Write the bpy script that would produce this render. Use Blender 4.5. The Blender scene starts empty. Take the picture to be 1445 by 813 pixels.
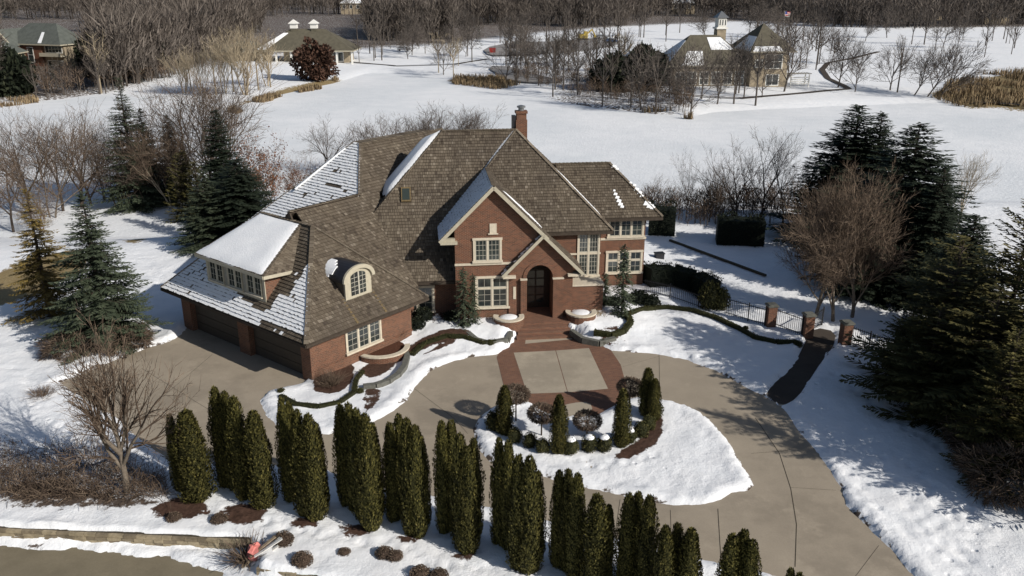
import bpy, bmesh, math, random
import numpy as np
from mathutils import Vector, Matrix
R = random.Random(7)
sc = bpy.context.scene
COL = sc.collection
# ---------------------------------------------------------------- camera
CAM_H, PITCH, FOC = 22.0, math.radians(20), 1200.0          # metres, radians, pixels of a 1445-wide frame
cam = bpy.data.cameras.new('camera'); cam_o = bpy.data.objects.new('camera', cam); COL.objects.link(cam_o)
cam.sensor_width = 36; cam.lens = 36*FOC/1445; cam.clip_end = 9000; cam.clip_start = .5
cam_o.location = (0, 0, CAM_H); cam_o.rotation_euler = (math.radians(90)-PITCH, 0, 0)
sc.camera = cam_o
sc.render.resolution_x, sc.render.resolution_y = 1024, 576
# ---------------------------------------------------------------- light
SUN_EL, SUN_AZ = math.radians(30), math.atan2(.82, -.57)      # azimuth clockwise from +Y
w = bpy.data.worlds.new('World'); sc.world = w; w.use_nodes = True
nt = w.node_tree; bg = nt.nodes['Background']
sky = nt.nodes.new('ShaderNodeTexSky'); sky.sky_type = 'NISHITA'; sky.sun_disc = False
sky.sun_elevation = SUN_EL; sky.sun_rotation = SUN_AZ
nt.links.new(sky.outputs[0], bg.inputs[0]); bg.inputs[1].default_value = .064
sl = bpy.data.lights.new('sun', 'SUN'); sl.energy = 4.3; sl.angle = math.radians(.53); sl.color = (1, .94, .85)
so = bpy.data.objects.new('sun', sl); COL.objects.link(so)
d = Vector((math.sin(SUN_AZ)*math.cos(SUN_EL), math.cos(SUN_AZ)*math.cos(SUN_EL), math.sin(SUN_EL)))
so.rotation_euler = d.to_track_quat('Z', 'Y').to_euler()
sc.view_settings.view_transform = 'Standard'; sc.view_settings.look = 'None'
sc.view_settings.exposure = .12; sc.view_settings.gamma = 1
# ---------------------------------------------------------------- geometry of the site
def ray(px, py):
    a = (px-722.5)/FOC; b = (py-406.5)/FOC; c, s = math.cos(PITCH), math.sin(PITCH)
    return a, c-b*s, -s-b*c
def P(px, py, z=0.):
    r = ray(px, py); t = (z-CAM_H)/r[2]; return r[0]*t, r[1]*t
def PL(l, z=0.): return [P(a, b, z) for a, b in l]
def top_z(x, y, py):                                           # height over (x, y) that the photo's row py shows
    r = ray(722.5, py); return CAM_H + r[2]/r[1]*y
A0 = np.array((.27, 60.1)); an = math.radians(6.25)
U = np.array((math.cos(an), math.sin(an))); Vv = np.array((-U[1], U[0]))
A1 = np.array((-12.17, 50.08)); E1 = (U+Vv)/2**.5; E2 = (Vv-U)/2**.5
def M(a, b, z): q = A0+a*U+b*Vv; return Vector((q[0], q[1], z))   # main block frame
def G(a, b, z): q = A1+a*E1+b*E2; return Vector((q[0], q[1], z))  # garage wing frame

def sdf(x, y, poly):
    x = np.asarray(x, float); y = np.asarray(y, float)
    dd = np.full(x.shape, 1e18); ins = np.zeros(x.shape, bool); n = len(poly)
    for i in range(n):
        x0, y0 = poly[i]; x1, y1 = poly[(i+1) % n]; ex, ey = x1-x0, y1-y0
        wx, wy = x-x0, y-y0; t = np.clip((wx*ex+wy*ey)/(ex*ex+ey*ey+1e-12), 0, 1)
        dd = np.minimum(dd, (wx-ex*t)**2+(wy-ey*t)**2)
        if y1 != y0:
            c = ((y0 <= y) != (y1 <= y)) & (x < x0+(y-y0)/(y1-y0)*ex); ins ^= c
    return np.where(ins, -1, 1)*np.sqrt(dd)
_pt = np.random.RandomState(3).rand(256, 256)
def vn(x, y, f):
    x = np.asarray(x, float)*f; y = np.asarray(y, float)*f
    xi = np.floor(x).astype(int); yi = np.floor(y).astype(int); fx = x-xi; fy = y-yi
    fx = fx*fx*(3-2*fx); fy = fy*fy*(3-2*fy); g = lambda a, b: _pt[a % 256, b % 256]
    return (g(xi, yi)*(1-fx)+g(xi+1, yi)*fx)*(1-fy)+(g(xi, yi+1)*(1-fx)+g(xi+1, yi+1)*fx)*fy
def ss(a, b, x): t = np.clip((x-a)/(b-a), 0, 1); return t*t*(3-2*t)

def smoothpoly(p, it=1):
    for _ in range(it):
        q = []
        for i in range(len(p)):
            a, b = p[i], p[(i+1) % len(p)]
            q += [(a[0]*.75+b[0]*.25, a[1]*.75+b[1]*.25), (a[0]*.25+b[0]*.75, a[1]*.25+b[1]*.75)]
        p = q
    return p
DRIVE = PL([(250,478),(185,500),(130,520),(84,541),(114,560),(134,573),(161,590),(181,607),(212,628),(240,650),(285,651),(330,654),(400,658),(454,663),
  (534,689),(603,699),(680,715),(772,736),(871,760),(950,780),(1017,795),(1070,806),(1120,822),(1180,845),(1330,860),(1330,840),(1290,813),(1266,783),(1238,755),(1195,713),(1188,692),
  (1167,656),(1148,630),(1120,600),(1103,574),(1078,557),(1050,545),(1007,522),(970,508),(923,500),(880,496),(861,494),(838,481),(812,466),(800,458),(797,440),
  (742,440),(733,452),(722,470),(712,487),(701,500),(643,508),(614,519),(591,538),(572,566),(548,583),(520,599),(463,613),(430,609),(392,600),(376,584),(369,566),(380,552),
  (405,546),(425,541),(444,532),(500,470),(300,420)])
ISLAND = smoothpoly(PL([(668,611),(675,592),(692,578),(711,569),(730,567),(752,569),(764,580),(780,588),(812,590),(840,587),(858,578),(870,570),(890,563),(915,562),(941,565),(970,573),
  (993,585),(1017,609),(1036,637),(1054,668),(1065,689),(1036,695),(1007,708),(965,713),(922,708),(875,699),(828,689),(795,680),(758,670),(729,663),(692,653),(678,637)]), 1)
PATH = PL([(1103,574),(1078,557),(1098,535),(1120,515),(1130,496),(1139,477),(1150,462),(1180,468),(1176,491),(1158,512),(1144,534),(1125,562)])
ROAD = PL([(-700,680),(0,771),(120,780),(230,792),(290,804),(325,816),(400,850),(500,900),(-900,1400)], -.60)
LOWER = PL([(-900,660),(-60,742),(0,744),(90,748),(200,753),(350,761),(364,790),(366,802),(480,820),(700,856),(700,1200),(-900,1400)], 0)
LAKE = PL([(-300,290),(-300,185),(0,152),(60,143),(180,128),(260,135),(300,158),(335,151),(400,134),(475,118),(520,104),(590,105),(640,118),(700,121),(760,140),(830,152),(900,160),(985,164),
  (1010,160),(1100,154),(1200,150),(1320,146),(1400,156),(1500,165),(2000,190),(2000,290),(1500,330),(1350,310),(1200,290),(1100,285),(900,270),(700,260),(450,262),(330,300),(100,300),(0,330)], -3.3)
HOUSE = [M(a, b, 0)[:2] for a, b in ((-9,-6),(-5,-6),(-5,-7.4),(5.3,-7.2),(5.6,-2.2),(9.4,-2.2),(9.4,6),(-9,6))]
WALLY = [P(0,745), P(350,764)]
def base(x, y):
    x = np.asarray(x, float); y = np.asarray(y, float)
    h = np.zeros(np.broadcast(x, y).shape)
    near = (y < 140)
    h = h + .6*(1-ss(.4, 4.2, sdf(x, y, HOUSE)))
    edge = 80 - 12*ss(-8, -40, x) + 3*ss(10, 40, x)
    h = h - 3.9*ss(edge, edge+22, y)
    h = h - .62*(1-ss(-.12, .12, sdf(x, y, LOWER)))
    far = ss(120, 150, y)
    sl = sdf(x, y, LAKE)
    hf = -3.9 + 1.1*ss(-2.5, 5, sl) + 1.6*ss(8, 90, sl) + np.where(y > 300, (y-300)*.008, 0) + .5*vn(x, y, .02)*ss(5, 40, sl)
    return h*(1-far)+hf*far
def H(x, y): return float(base(np.array([x]), np.array([y]))[0])
def gp(px, py, z0=0.):
    z = z0
    for _ in range(12):
        x, y = P(px, py, z); z = .5*z+.5*H(x, y)
    return x, y, H(x, y)
# ---------------------------------------------------------------- materials
def rgb(*c): return (*c, 1)
MATS = {}
class NM:
    def __init__(s, name, rough=.8, spec=.3):
        s.m = bpy.data.materials.new(name); s.m.use_nodes = True; s.t = s.m.node_tree
        s.b = s.t.nodes['Principled BSDF']; s.b.inputs['Roughness'].default_value = rough
        s.b.inputs['Specular IOR Level'].default_value = spec; MATS[name] = s.m
    def n(s, ty, **k):
        nd = s.t.nodes.new('ShaderNode'+ty)
        for a, v in k.items():
            if a.startswith('i_'):
                key = a[2:].replace('_', ' '); nd.inputs[key if key in nd.inputs else int(key)].default_value = v
            else: setattr(nd, a, v)
        return nd
    def l(s, a, b): s.t.links.new(a, b)
    def noise(s, scale, detail=4, rough=.6, vec=None):
        nd = s.n('TexNoise'); nd.inputs['Scale'].default_value = scale; nd.inputs['Detail'].default_value = detail; nd.inputs['Roughness'].default_value = rough
        if vec is None: vec = s.pos()
        s.l(vec, nd.inputs['Vector']); return nd.outputs['Fac']
    def pos(s):
        if not hasattr(s, '_p'): s._p = s.n('NewGeometry').outputs['Position']
        return s._p
    def obj(s): return s.n('TexCoord').outputs['Object']
    def ramp(s, fac, *stops):
        r = s.n('ValToRGB'); e = r.color_ramp.elements
        while len(e) < len(stops): e.new(.5)
        for el, (p, c) in zip(e, stops): el.position = p; el.color = (*c, 1) if len(c) == 3 else c
        s.l(fac, r.inputs[0]); return r.outputs[0]
    def mix(s, f, a, b, mode='MIX'):
        m = s.n('MixRGB', blend_type=mode)
        for i, v in enumerate((f, a, b)):
            if hasattr(v, 'links'): s.l(v, m.inputs[i])
            else: m.inputs[i].default_value = v if i == 0 else ((*v, 1) if len(v) == 3 else v)
        return m.outputs[0]
    def math(s, op, a, b=0.):
        m = s.n('Math', operation=op)
        for i, v in enumerate((a, b)):
            if hasattr(v, 'links'): s.l(v, m.inputs[i])
            else: m.inputs[i].default_value = v
        return m.outputs[0]
    def attr(s, name): return s.n('Attribute', attribute_name=name)
    def col(s, c):
        if hasattr(c, 'links'): s.l(c, s.b.inputs['Base Color'])
        else: s.b.inputs['Base Color'].default_value = (*c, 1)
    def bump(s, h, dist=.02, strength=1.):
        b = s.n('Bump'); b.inputs['Distance'].default_value = dist; b.inputs['Strength'].default_value = strength
        s.l(h, b.inputs['Height']); s.l(b.outputs[0], s.b.inputs['Normal'])
SNOW = (.80, .83, .86)
def m_snow():
    m = NM('snow', .75, .2); n = m.noise(1.2, 6); m.col(m.ramp(n, (.3, (.80, .82, .85)), (.7, (.88, .89, .91)))); m.bump(m.noise(9, 5), .05, .6)
def m_ground():
    m = NM('snow_ground', .75, .2)
    n1 = m.noise(.6, 7, .6); c = m.ramp(n1, (.3, (.79, .815, .85)), (.7, (.88, .89, .91)))
    at = m.attr('cover'); sep = m.n('SeparateColor'); m.l(at.outputs['Color'], sep.inputs[0])
    nb = m.noise(1.7, 8, .72); nf = m.noise(6, 5, .7)
    def mask(ch, lo=.42):
        s_ = m.math('SUBTRACT', m.math('ADD', sep.outputs[ch], m.math('MULTIPLY', m.math('SUBTRACT', nb, .5), 1.5)), lo)
        return m.math('MULTIPLY', m.n('Clamp').outputs[0] if 0 else s_, 9)
    def cl(x): k = m.n('Clamp'); m.l(x, k.inputs[0]); return k.outputs[0]
    c = m.mix(cl(mask(1)), c, m.ramp(nf, (.3, (.21, .15, .07)), (.7, (.33, .26, .14))))
    c = m.mix(cl(mask(2)), c, m.ramp(nf, (.3, (.055, .042, .034)), (.7, (.15, .115, .09))))
    c = m.mix(cl(mask(0)), c, m.ramp(nf, (.3, (.038, .021, .015)), (.7, (.10, .058, .042))))
    m.col(c)
    vo = m.n('TexVoronoi'); vo.inputs['Scale'].default_value = 1.1; m.l(m.pos(), vo.inputs['Vector'])
    pr = m.math('MULTIPLY', cl(m.math('MULTIPLY', m.math('SUBTRACT', .16, vo.outputs['Distance']), 8)), cl(m.math('MULTIPLY', m.math('SUBTRACT', m.noise(.16, 3), .52), 12)))
    h = m.math('ADD', m.math('MULTIPLY', m.noise(.7, 6, .55), .5), m.math('MULTIPLY', pr, -.35)); h = m.math('ADD', h, m.math('MULTIPLY', m.noise(7, 5, .7), .14)); h = m.math('ADD', h, m.math('MULTIPLY', m.math('MULTIPLY', m.noise(2.2, 6, .65), m.noise(.25, 3)), .7))
    m.bump(h, .22, .75)
def m_concrete(name, c, sc_=.5):
    m = NM(name, .85, .2); n = m.noise(sc_, 8, .65); f = m.noise(14, 4)
    k = m.ramp(n, (.25, tuple(x*.78 for x in c)), (.75, tuple(x*1.1 for x in c)))
    k = m.mix(.35, k, m.ramp(f, (.3, tuple(x*.8 for x in c)), (.7, tuple(x*1.15 for x in c))))
    st = m.noise(.17, 6, .7); k = m.mix(m.ramp(st, (.50, (0, 0, 0)), (.60, (.6,)*3)), k, tuple(x*.70 for x in c)); s3 = m.noise(.45, 7, .75, m.n('Mapping').outputs[0] if 0 else None); k = m.mix(m.ramp(s3, (.56, (0, 0, 0)), (.66, (.4,)*3)), k, tuple(min(1, x*1.28) for x in c))
    wt = m.noise(.8, 6, .75, None); k = m.mix(m.ramp(wt, (.70, (0, 0, 0)), (.78, (.5,)*3)), k, tuple(min(1, x*1.7) for x in c))
    m.col(k); m.bump(f, .006, .5)
def m_brick(name, c1, c2, mortar, sx=1, size=.07):
    m = NM(name, .85, .2); uv = m.n('UVMap').outputs[0]
    b = m.n('TexBrick'); m.l(uv, b.inputs['Vector']); b.inputs['Scale'].default_value = 1
    b.inputs['Brick Width'].default_value = .23; b.inputs['Row Height'].default_value = .078; b.inputs['Mortar Size'].default_value = .012
    b.inputs['Color1'].default_value = (*c1, 1); b.inputs['Color2'].default_value = (*c2, 1); b.inputs['Mortar'].default_value = (*mortar, 1); b.inputs['Bias'].default_value = 0
    n = m.noise(1.1, 5); k = m.mix(.5, b.outputs[0], m.ramp(n, (.3, (.62, .62, .62)), (.7, (1.0, 1.0, 1.0))), 'MULTIPLY')
    m.col(k); m.bump(b.outputs['Fac'], -.01, .8)
def m_plain(name, c, rough=.7, spec=.3, var=.25, sc_=6, metal=0):
    m = NM(name, rough, spec); n = m.noise(sc_, 5, .6, m.pos())
    m.col(m.ramp(n, (.3, tuple(x*(1-var) for x in c)), (.7, tuple(min(1, x*(1+var)) for x in c)))); m.b.inputs['Metallic'].default_value = metal
    m.bump(n, .004, .4)
def m_rnd(name, *stops, rough=.8, spec=.2, trans=0, objvar=0.):
    """colour from the per-face attribute 'rnd'"""
    m = NM(name, rough, spec); a = m.attr('rnd').outputs['Fac']; c = m.ramp(a, *stops)
    if objvar:
        oi = m.n('ObjectInfo'); c = m.mix(1, c, m.ramp(oi.outputs['Random'], (0, (1-objvar,)*3), (1, (1, 1, 1))), 'MULTIPLY')
    m.col(c)
    return m
def m_shingle():
    m = NM('cedar_shingle', .85, .15); a = m.attr('rnd').outputs['Fac']
    c = m.ramp(a, (0, (.075, .062, .052)), (.35, (.122, .104, .085)), (.75, (.158, .137, .113)), (1, (.23, .205, .175)))
    big = m.noise(.35, 5, .6); c = m.mix(.75, c, m.ramp(big, (.3, (.66, .62, .58)), (.7, (1.12, 1.05, .92))), 'MULTIPLY')
    f = m.noise(22, 3); c = m.mix(.5, c, m.ramp(f, (.3, (.7,)*3), (.7, (1.1,)*3)), 'MULTIPLY'); m.col(c); m.bump(f, .008, .6)
def m_lake():
    m = NM('lake_snow', .7, .2); n = m.noise(.035, 8, .62); n2 = m.noise(.4, 5, .6); c = m.ramp(n, (.38, (.70, .735, .77)), (.62, (.85, .865, .89)))
    c = m.mix(.25, c, m.ramp(n2, (.35, (.66, .69, .72)), (.65, (.86, .87, .89)))); m.col(c); m.bump(m.math('ADD', n2, m.noise(2.5, 5, .6)), .14, .6)
m_lake(); m_snow(); m_ground(); m_shingle()
m_concrete('drive_concrete', (.345, .295, .23)); m_concrete('panel_concrete', (.385, .335, .262), 1.2); m_concrete('road_asphalt', (.21, .18, .125), .9)
m_concrete('path_paving', (.07, .057, .047), 1.5)
m_brick('wall_brick', (.195, .075, .042), (.095, .04, .027), (.255, .18, .13))
m_brick('paving_brick', (.25, .115, .072), (.155, .076, .054), (.20, .15, .11))
m_plain('limestone', (.56, .50, .40), .8, .2, .12); m_plain('cream_trim', (.42, .385, .30), .7, .3, .1)
m_plain('window_white', (.42, .40, .34), .5, .4, .06); m_plain('garage_door', (.055, .045, .036), .6, .3, .15)
m_plain('dark_metal', (.025, .025, .03), .4, .5, .3, metal=.3); m_plain('iron', (.02, .02, .022), .5, .4, .2)
m_plain('copper_flashing', (.16, .115, .055), .5, .4, .3, metal=.3); m_plain('grey_metal', (.22, .23, .24), .4, .5, .15, metal=.6)
m_plain('dormer_grey', (.26, .25, .215), .7, .2, .15); m_plain('roof_deck', (.06, .048, .038), .9, .1); m_plain('stone_block', (.30, .25, .17), .9, .15, .35, 3); m_plain('stone_block_dark', (.20, .165, .115), .9, .15, .35, 3)
m_plain('door_wood', (.035, .022, .015), .5, .4, .4, 10); m_plain('mulch', (.085, .04, .026), .95, .1, .5, 14); m_plain('joint_dark', (.07, .06, .045), .9, .1)
m_plain('bark_grey', (.15, .125, .10), .9, .1, .35, 9); m_plain('bark_dark', (.06, .048, .04), .9, .1, .35, 9); m_plain('bark_pale', (.34, .29, .22), .9, .1, .3, 5)
m_plain('bark_far', (.095, .082, .072), .9, .1, .3, .3); m_plain('bark_red', (.16, .095, .07), .9, .1, .3, 5); m_plain('bark_farpale', (.30, .25, .18), .9, .1, .3, .3)
m_plain('far_roof_grey', (.10, .11, .10), .85, .2, .2, 1); m_plain('far_roof_olive', (.105, .095, .07), .85, .2, .2, 1); m_plain('far_stone', (.30, .25, .18), .85, .2, .25, 1)
m_plain('far_asphalt', (.26, .25, .245), .9, .15, .2, .2); m_plain('grey_stone', (.13, .13, .115), .9, .15, .25); m_plain('pink_cloth', (.55, .20, .18), .8, .1, .3); m_plain('white_paint', (.72, .71, .67), .5, .3, .05); m_plain('yellow_paint', (.42, .31, .05), .5, .4, .1)
m_plain('red_paint', (.28, .03, .025), .5, .4, .1); m_plain('tyre', (.02, .02, .02), .8, .2, .1); m_plain('car_black', (.02, .02, .025), .25, .5, .05); m_plain('car_silver', (.4, .42, .45), .25, .5, .05, metal=.5)
m_plain('car_blue', (.05, .09, .18), .25, .5, .05); m_plain('car_white', (.7, .7, .7), .25, .5, .05); m_plain('board_wood', (.30, .24, .17), .85, .2, .3)
m_plain('flag_red', (.5, .03, .04), .7, .1, .05); m_plain('flag_blue', (.03, .05, .22), .7, .1, .05)
def m_glass():
    m = NM('window_glass', .06, .9); n = m.noise(.9, 2); m.col(m.ramp(n, (.3, (.012, .016, .02)), (.7, (.05, .06, .055)))); m.bump(m.noise(1.5, 2), .01, .25)
m_glass()
m = NM('skylight_glass', .1, .8); m.col((.035, .045, .038))
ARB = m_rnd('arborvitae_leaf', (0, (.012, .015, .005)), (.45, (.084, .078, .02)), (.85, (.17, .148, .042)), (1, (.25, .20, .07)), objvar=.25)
m_rnd('box_leaf', (0, (.018, .02, .008)), (.6, (.075, .075, .024)), (1, (.15, .125, .045)), objvar=.3)
m_rnd('dark_leaf', (0, (.006, .009, .006)), (.6, (.016, .022, .012)), (1, (.04, .045, .025)), objvar=.2)
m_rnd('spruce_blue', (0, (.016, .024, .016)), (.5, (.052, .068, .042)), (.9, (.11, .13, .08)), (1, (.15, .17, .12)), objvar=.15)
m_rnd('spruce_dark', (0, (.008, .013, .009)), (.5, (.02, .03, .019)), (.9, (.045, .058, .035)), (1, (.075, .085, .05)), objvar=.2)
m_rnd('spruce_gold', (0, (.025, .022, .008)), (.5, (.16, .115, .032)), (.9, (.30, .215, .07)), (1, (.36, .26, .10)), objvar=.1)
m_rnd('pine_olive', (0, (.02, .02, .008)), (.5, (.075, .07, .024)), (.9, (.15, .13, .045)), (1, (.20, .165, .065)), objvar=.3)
m_rnd('oak_leaf_brown', (0, (.07, .03, .018)), (.6, (.17, .075, .042)), (1, (.27, .14, .08)), objvar=.1)
m_rnd('oak_leaf_dark', (0, (.03, .017, .012)), (.6, (.075, .04, .028)), (1, (.14, .08, .055)))
m_rnd('dry_twig', (0, (.06, .04, .03)), (.6, (.13, .095, .07)), (1, (.24, .18, .13)), objvar=.2)
m_rnd('dark_twig', (0, (.035, .027, .022)), (.6, (.085, .066, .053)), (1, (.15, .12, .10)), objvar=.2)
m_rnd('ball_twig', (0, (.06, .043, .032)), (.6, (.125, .092, .068)), (1, (.22, .165, .12)))
m_rnd('dry_reed', (0, (.10, .07, .04)), (.6, (.20, .145, .085)), (1, (.36, .28, .17)))
m_rnd('far_twig', (0, (.048, .039, .034)), (.5, (.105, .088, .076)), (1, (.18, .155, .135)), objvar=.35)
m_rnd('pale_twig', (0, (.16, .13, .09)), (.5, (.27, .22, .15)), (1, (.38, .32, .23)), objvar=.2)
# ---------------------------------------------------------------- mesh helpers
class MB:
    def __init__(s): s.v = []; s.f = []; s.r = []; s.m = []
    def poly(s, pts, mi=0, r=.5):
        n = len(s.v); s.v += [tuple(p) for p in pts]; s.f.append(tuple(range(n, n+len(pts)))); s.r.append(r); s.m.append(mi)
    def prism(s, bot, top, mi=0, r=.5, caps=True):
        n = len(s.v); k = len(bot); s.v += [tuple(p) for p in bot]+[tuple(p) for p in top]
        for i in range(k):
            j = (i+1) % k; s.f.append((n+i, n+j, n+k+j, n+k+i))
        if caps: s.f += [tuple(range(n+k-1, n-1, -1)), tuple(range(n+k, n+2*k))]
        c = k+(2 if caps else 0); s.r += [r]*c; s.m += [mi]*c
    def obox(s, fr, a0, a1, b0, b1, z0, z1, mi=0, r=.5):
        """box in a frame function fr(a, b, z)"""
        s.prism([fr(a0, b0, z0), fr(a1, b0, z0), fr(a1, b1, z0), fr(a0, b1, z0)], [fr(a0, b0, z1), fr(a1, b0, z1), fr(a1, b1, z1), fr(a0, b1, z1)], mi, r)
    def box(s, x0, x1, y0, y1, z0, z1, mi=0, r=.5): s.obox(lambda a, b, z: (a, b, z), x0, x1, y0, y1, z0, z1, mi, r)
    def beam(s, p, q, w, h, up=Vector((0, 0, 1)), mi=0, r=.5):
        p, q = Vector(p), Vector(q); d_ = (q-p).normalized(); sx = d_.cross(up).normalized()*w/2; uy = sx.cross(d_).normalized()*h/2
        c = [sx+uy, -sx+uy, -sx-uy, sx-uy]; s.prism([p+k for k in c], [q+k for k in c], mi, r)
    def tube(s, p, q, r0, r1, n=5, mi=0, r=.5, caps=False):
        p, q = Vector(p), Vector(q); d_ = (q-p)
        if d_.length < 1e-6: return
        d_.normalize(); a = d_.orthogonal().normalized(); b = d_.cross(a)
        k = [a*math.cos(i*2*math.pi/n)+b*math.sin(i*2*math.pi/n) for i in range(n)]
        s.prism([p+x*r0 for x in k], [q+x*r1 for x in k], mi, r, caps)
    def lathe(s, cx, cy, prof, n=12, mi=0, r=.5):
        rings = []
        for rr, z in prof:
            k = len(s.v); s.v += [(cx+rr*math.cos(i*2*math.pi/n), cy+rr*math.sin(i*2*math.pi/n), z) for i in range(n)]; rings.append(k)
        for a, b in zip(rings, rings[1:]):
            for i in range(n): s.f.append((a+i, a+(i+1) % n, b+(i+1) % n, b+i)); s.r.append(r); s.m.append(mi)
        s.f.append(tuple(rings[-1]+i for i in range(n))); s.r.append(r); s.m.append(mi)
    def mesh(s, name, mats, smooth=False, uv=False):
        me = bpy.data.meshes.new(name); me.from_pydata(s.v, [], s.f)
        for m_ in ([mats] if isinstance(mats, str) else mats): me.materials.append(MATS[m_])
        a = me.attributes.new('rnd', 'FLOAT', 'FACE'); a.data.foreach_set('value', np.array(s.r, np.float32))
        me.polygons.foreach_set('material_index', np.array(s.m, np.int32))
        if smooth: me.polygons.foreach_set('use_smooth', np.ones(len(s.f), bool))
        if uv:
            me.update(); ul = me.uv_layers.new(name='UVMap')
            for p in me.polygons:
                n_ = p.normal
                if abs(n_.z) > .75: t = Vector((U[0], U[1], 0)); b = Vector((Vv[0], Vv[1], 0))
                else: t = Vector((-n_.y, n_.x, 0)).normalized(); b = Vector((0, 0, 1))
                for li in p.loop_indices:
                    co = me.vertices[me.loops[li].vertex_index].co; ul.data[li].uv = (co.dot(t), co.dot(b))
        me.validate(); me.update(); return me
    def build(s, name, mats, parent=None, smooth=False, uv=False, kind=None):
        return link(name, s.mesh(name, mats, smooth, uv), parent, kind)
def link(name, me, parent=None, kind=None):
    o = bpy.data.objects.new(name, me); COL.objects.link(o)
    if parent is not None: o.parent = parent; o.matrix_parent_inverse = parent.matrix_world.inverted() if False else Matrix.Translation(-Vector(parent.location)) if parent.rotation_euler[2] == 0 and parent.get('world_parts') else Matrix()
    if kind: o['kind'] = kind
    return o
def tag(o, label, cat, group=None):
    o['label'] = label; o['category'] = cat
    if group: o['group'] = group
    return o
def thing(name, label, cat, loc=(0, 0, 0), group=None, rz=0, world=False):
    """world=True: its parts are given in world coordinates"""
    o = bpy.data.objects.new(name, None); COL.objects.link(o); o.location = loc; o.rotation_euler = (0, 0, rz); o.empty_display_size = .3
    if world: o['world_parts'] = 1
    return tag(o, label, cat, group)
def inst(src, name, label, cat, loc, scl, rz, group, parts=True):
    """copy a thing (empty with parts) with shared meshes"""
    r = src.copy(); COL.objects.link(r); r.name = name; r.location = loc; r.scale = scl if hasattr(scl, '__len__') else (scl,)*3; r.rotation_euler = (0, 0, rz)
    tag(r, label, cat, group)
    for ch in src.children:
        c = ch.copy(); COL.objects.link(c); c.parent = r
    return r
def fan(pts2, z): return [(a, b, z) for a, b in pts2]
# ================================================================ ground
def axis(lo, hi, step, far, growth=1.12, far_lo=None):
    a = list(np.arange(lo, hi, step)); s = step
    up = []; x = hi
    while x < far: up.append(x); s *= growth; x += s
    up.append(far); s = step; dn = []; x = lo-step
    while x > (far_lo if far_lo is not None else -far): dn.append(x); s *= growth; x -= s
    dn.append(far_lo if far_lo is not None else -far)
    return np.array(dn[::-1]+a+up)
def grid_mesh(name, X, Y, Z, mat, attr=None):
    ny, nx = Z.shape; v = np.stack([X, Y, Z], -1).reshape(-1, 3)
    i = np.arange(nx-1)[None, :]+np.arange(ny-1)[:, None]*nx; f = np.stack([i, i+1, i+nx+1, i+nx], -1).reshape(-1, 4)
    me = bpy.data.meshes.new(name); me.vertices.add(len(v)); me.vertices.foreach_set('co', v.ravel().astype(np.float32))
    me.loops.add(f.size); me.loops.foreach_set('vertex_index', f.ravel().astype(np.int32)); me.polygons.add(len(f))
    me.polygons.foreach_set('loop_start', np.arange(0, f.size, 4, dtype=np.int32)); me.polygons.foreach_set('use_smooth', np.ones(len(f), bool))
    if attr is not None:
        a = me.attributes.new('cover', 'FLOAT_COLOR', 'POINT'); a.data.foreach_set('color', attr.reshape(-1, 4).astype(np.float32).ravel())
    me.materials.append(MATS[mat]); me.update(calc_edges=True); me.validate(); return me
xs = axis(-27, 30, .2, 2600); ys = axis(27, 68, .2, 4200, 1.035, -60)
X, Y = np.meshgrid(xs, ys); Z = base(X, Y)
near = (np.abs(X) < 60) & (Y > 10) & (Y < 90)
sd_d = sdf(X[near], Y[near], DRIVE); sd_i = sdf(X[near], Y[near], ISLAND); sd_p = sdf(X[near], Y[near], PATH); sd_r = sdf(X[near], Y[near], ROAD)
xn, yn = X[near], Y[near]
wob = .30*(vn(xn, yn, .9)-.5)+.26*(vn(xn, yn, 2.6)-.5)+.12*(vn(xn, yn, 6)-.5)
paved = np.minimum(np.maximum(sd_d, -sd_i), sd_p)+wob*(.35+.65*ss(44, 52, yn)); paved = np.minimum(paved, sd_r+wob*1.3)
bump = .10*ss(-.02, .18, paved)*(.75+.6*vn(xn, yn, 1.1))-.10*(1-ss(-.25, 0., paved))
berm = .16*np.exp(-((paved-.55)/.4)**2)*vn(xn, yn, .7)*ss(.1, .3, paved)
crumb = .09*np.maximum(0, vn(xn, yn, 5)-.45)*ss(0, .2, paved)*np.exp(-np.maximum(paved-.2, 0)/1.2)*2
inner = (1-ss(0, .1, -sdf(xn, yn, HOUSE)))
Z[near] += (bump+berm+crumb+.07*(vn(xn, yn, .5)-.5)+.03*(vn(xn, yn, 1.7)-.5))*1.0
Z[near] = np.where(paved < -.35, np.minimum(Z[near], -.1+np.where(sd_r < 0, -.62, 0)), Z[near])
Z += np.where(near, 0, .13+.25*(vn(X, Y, .12)-.5))
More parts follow.
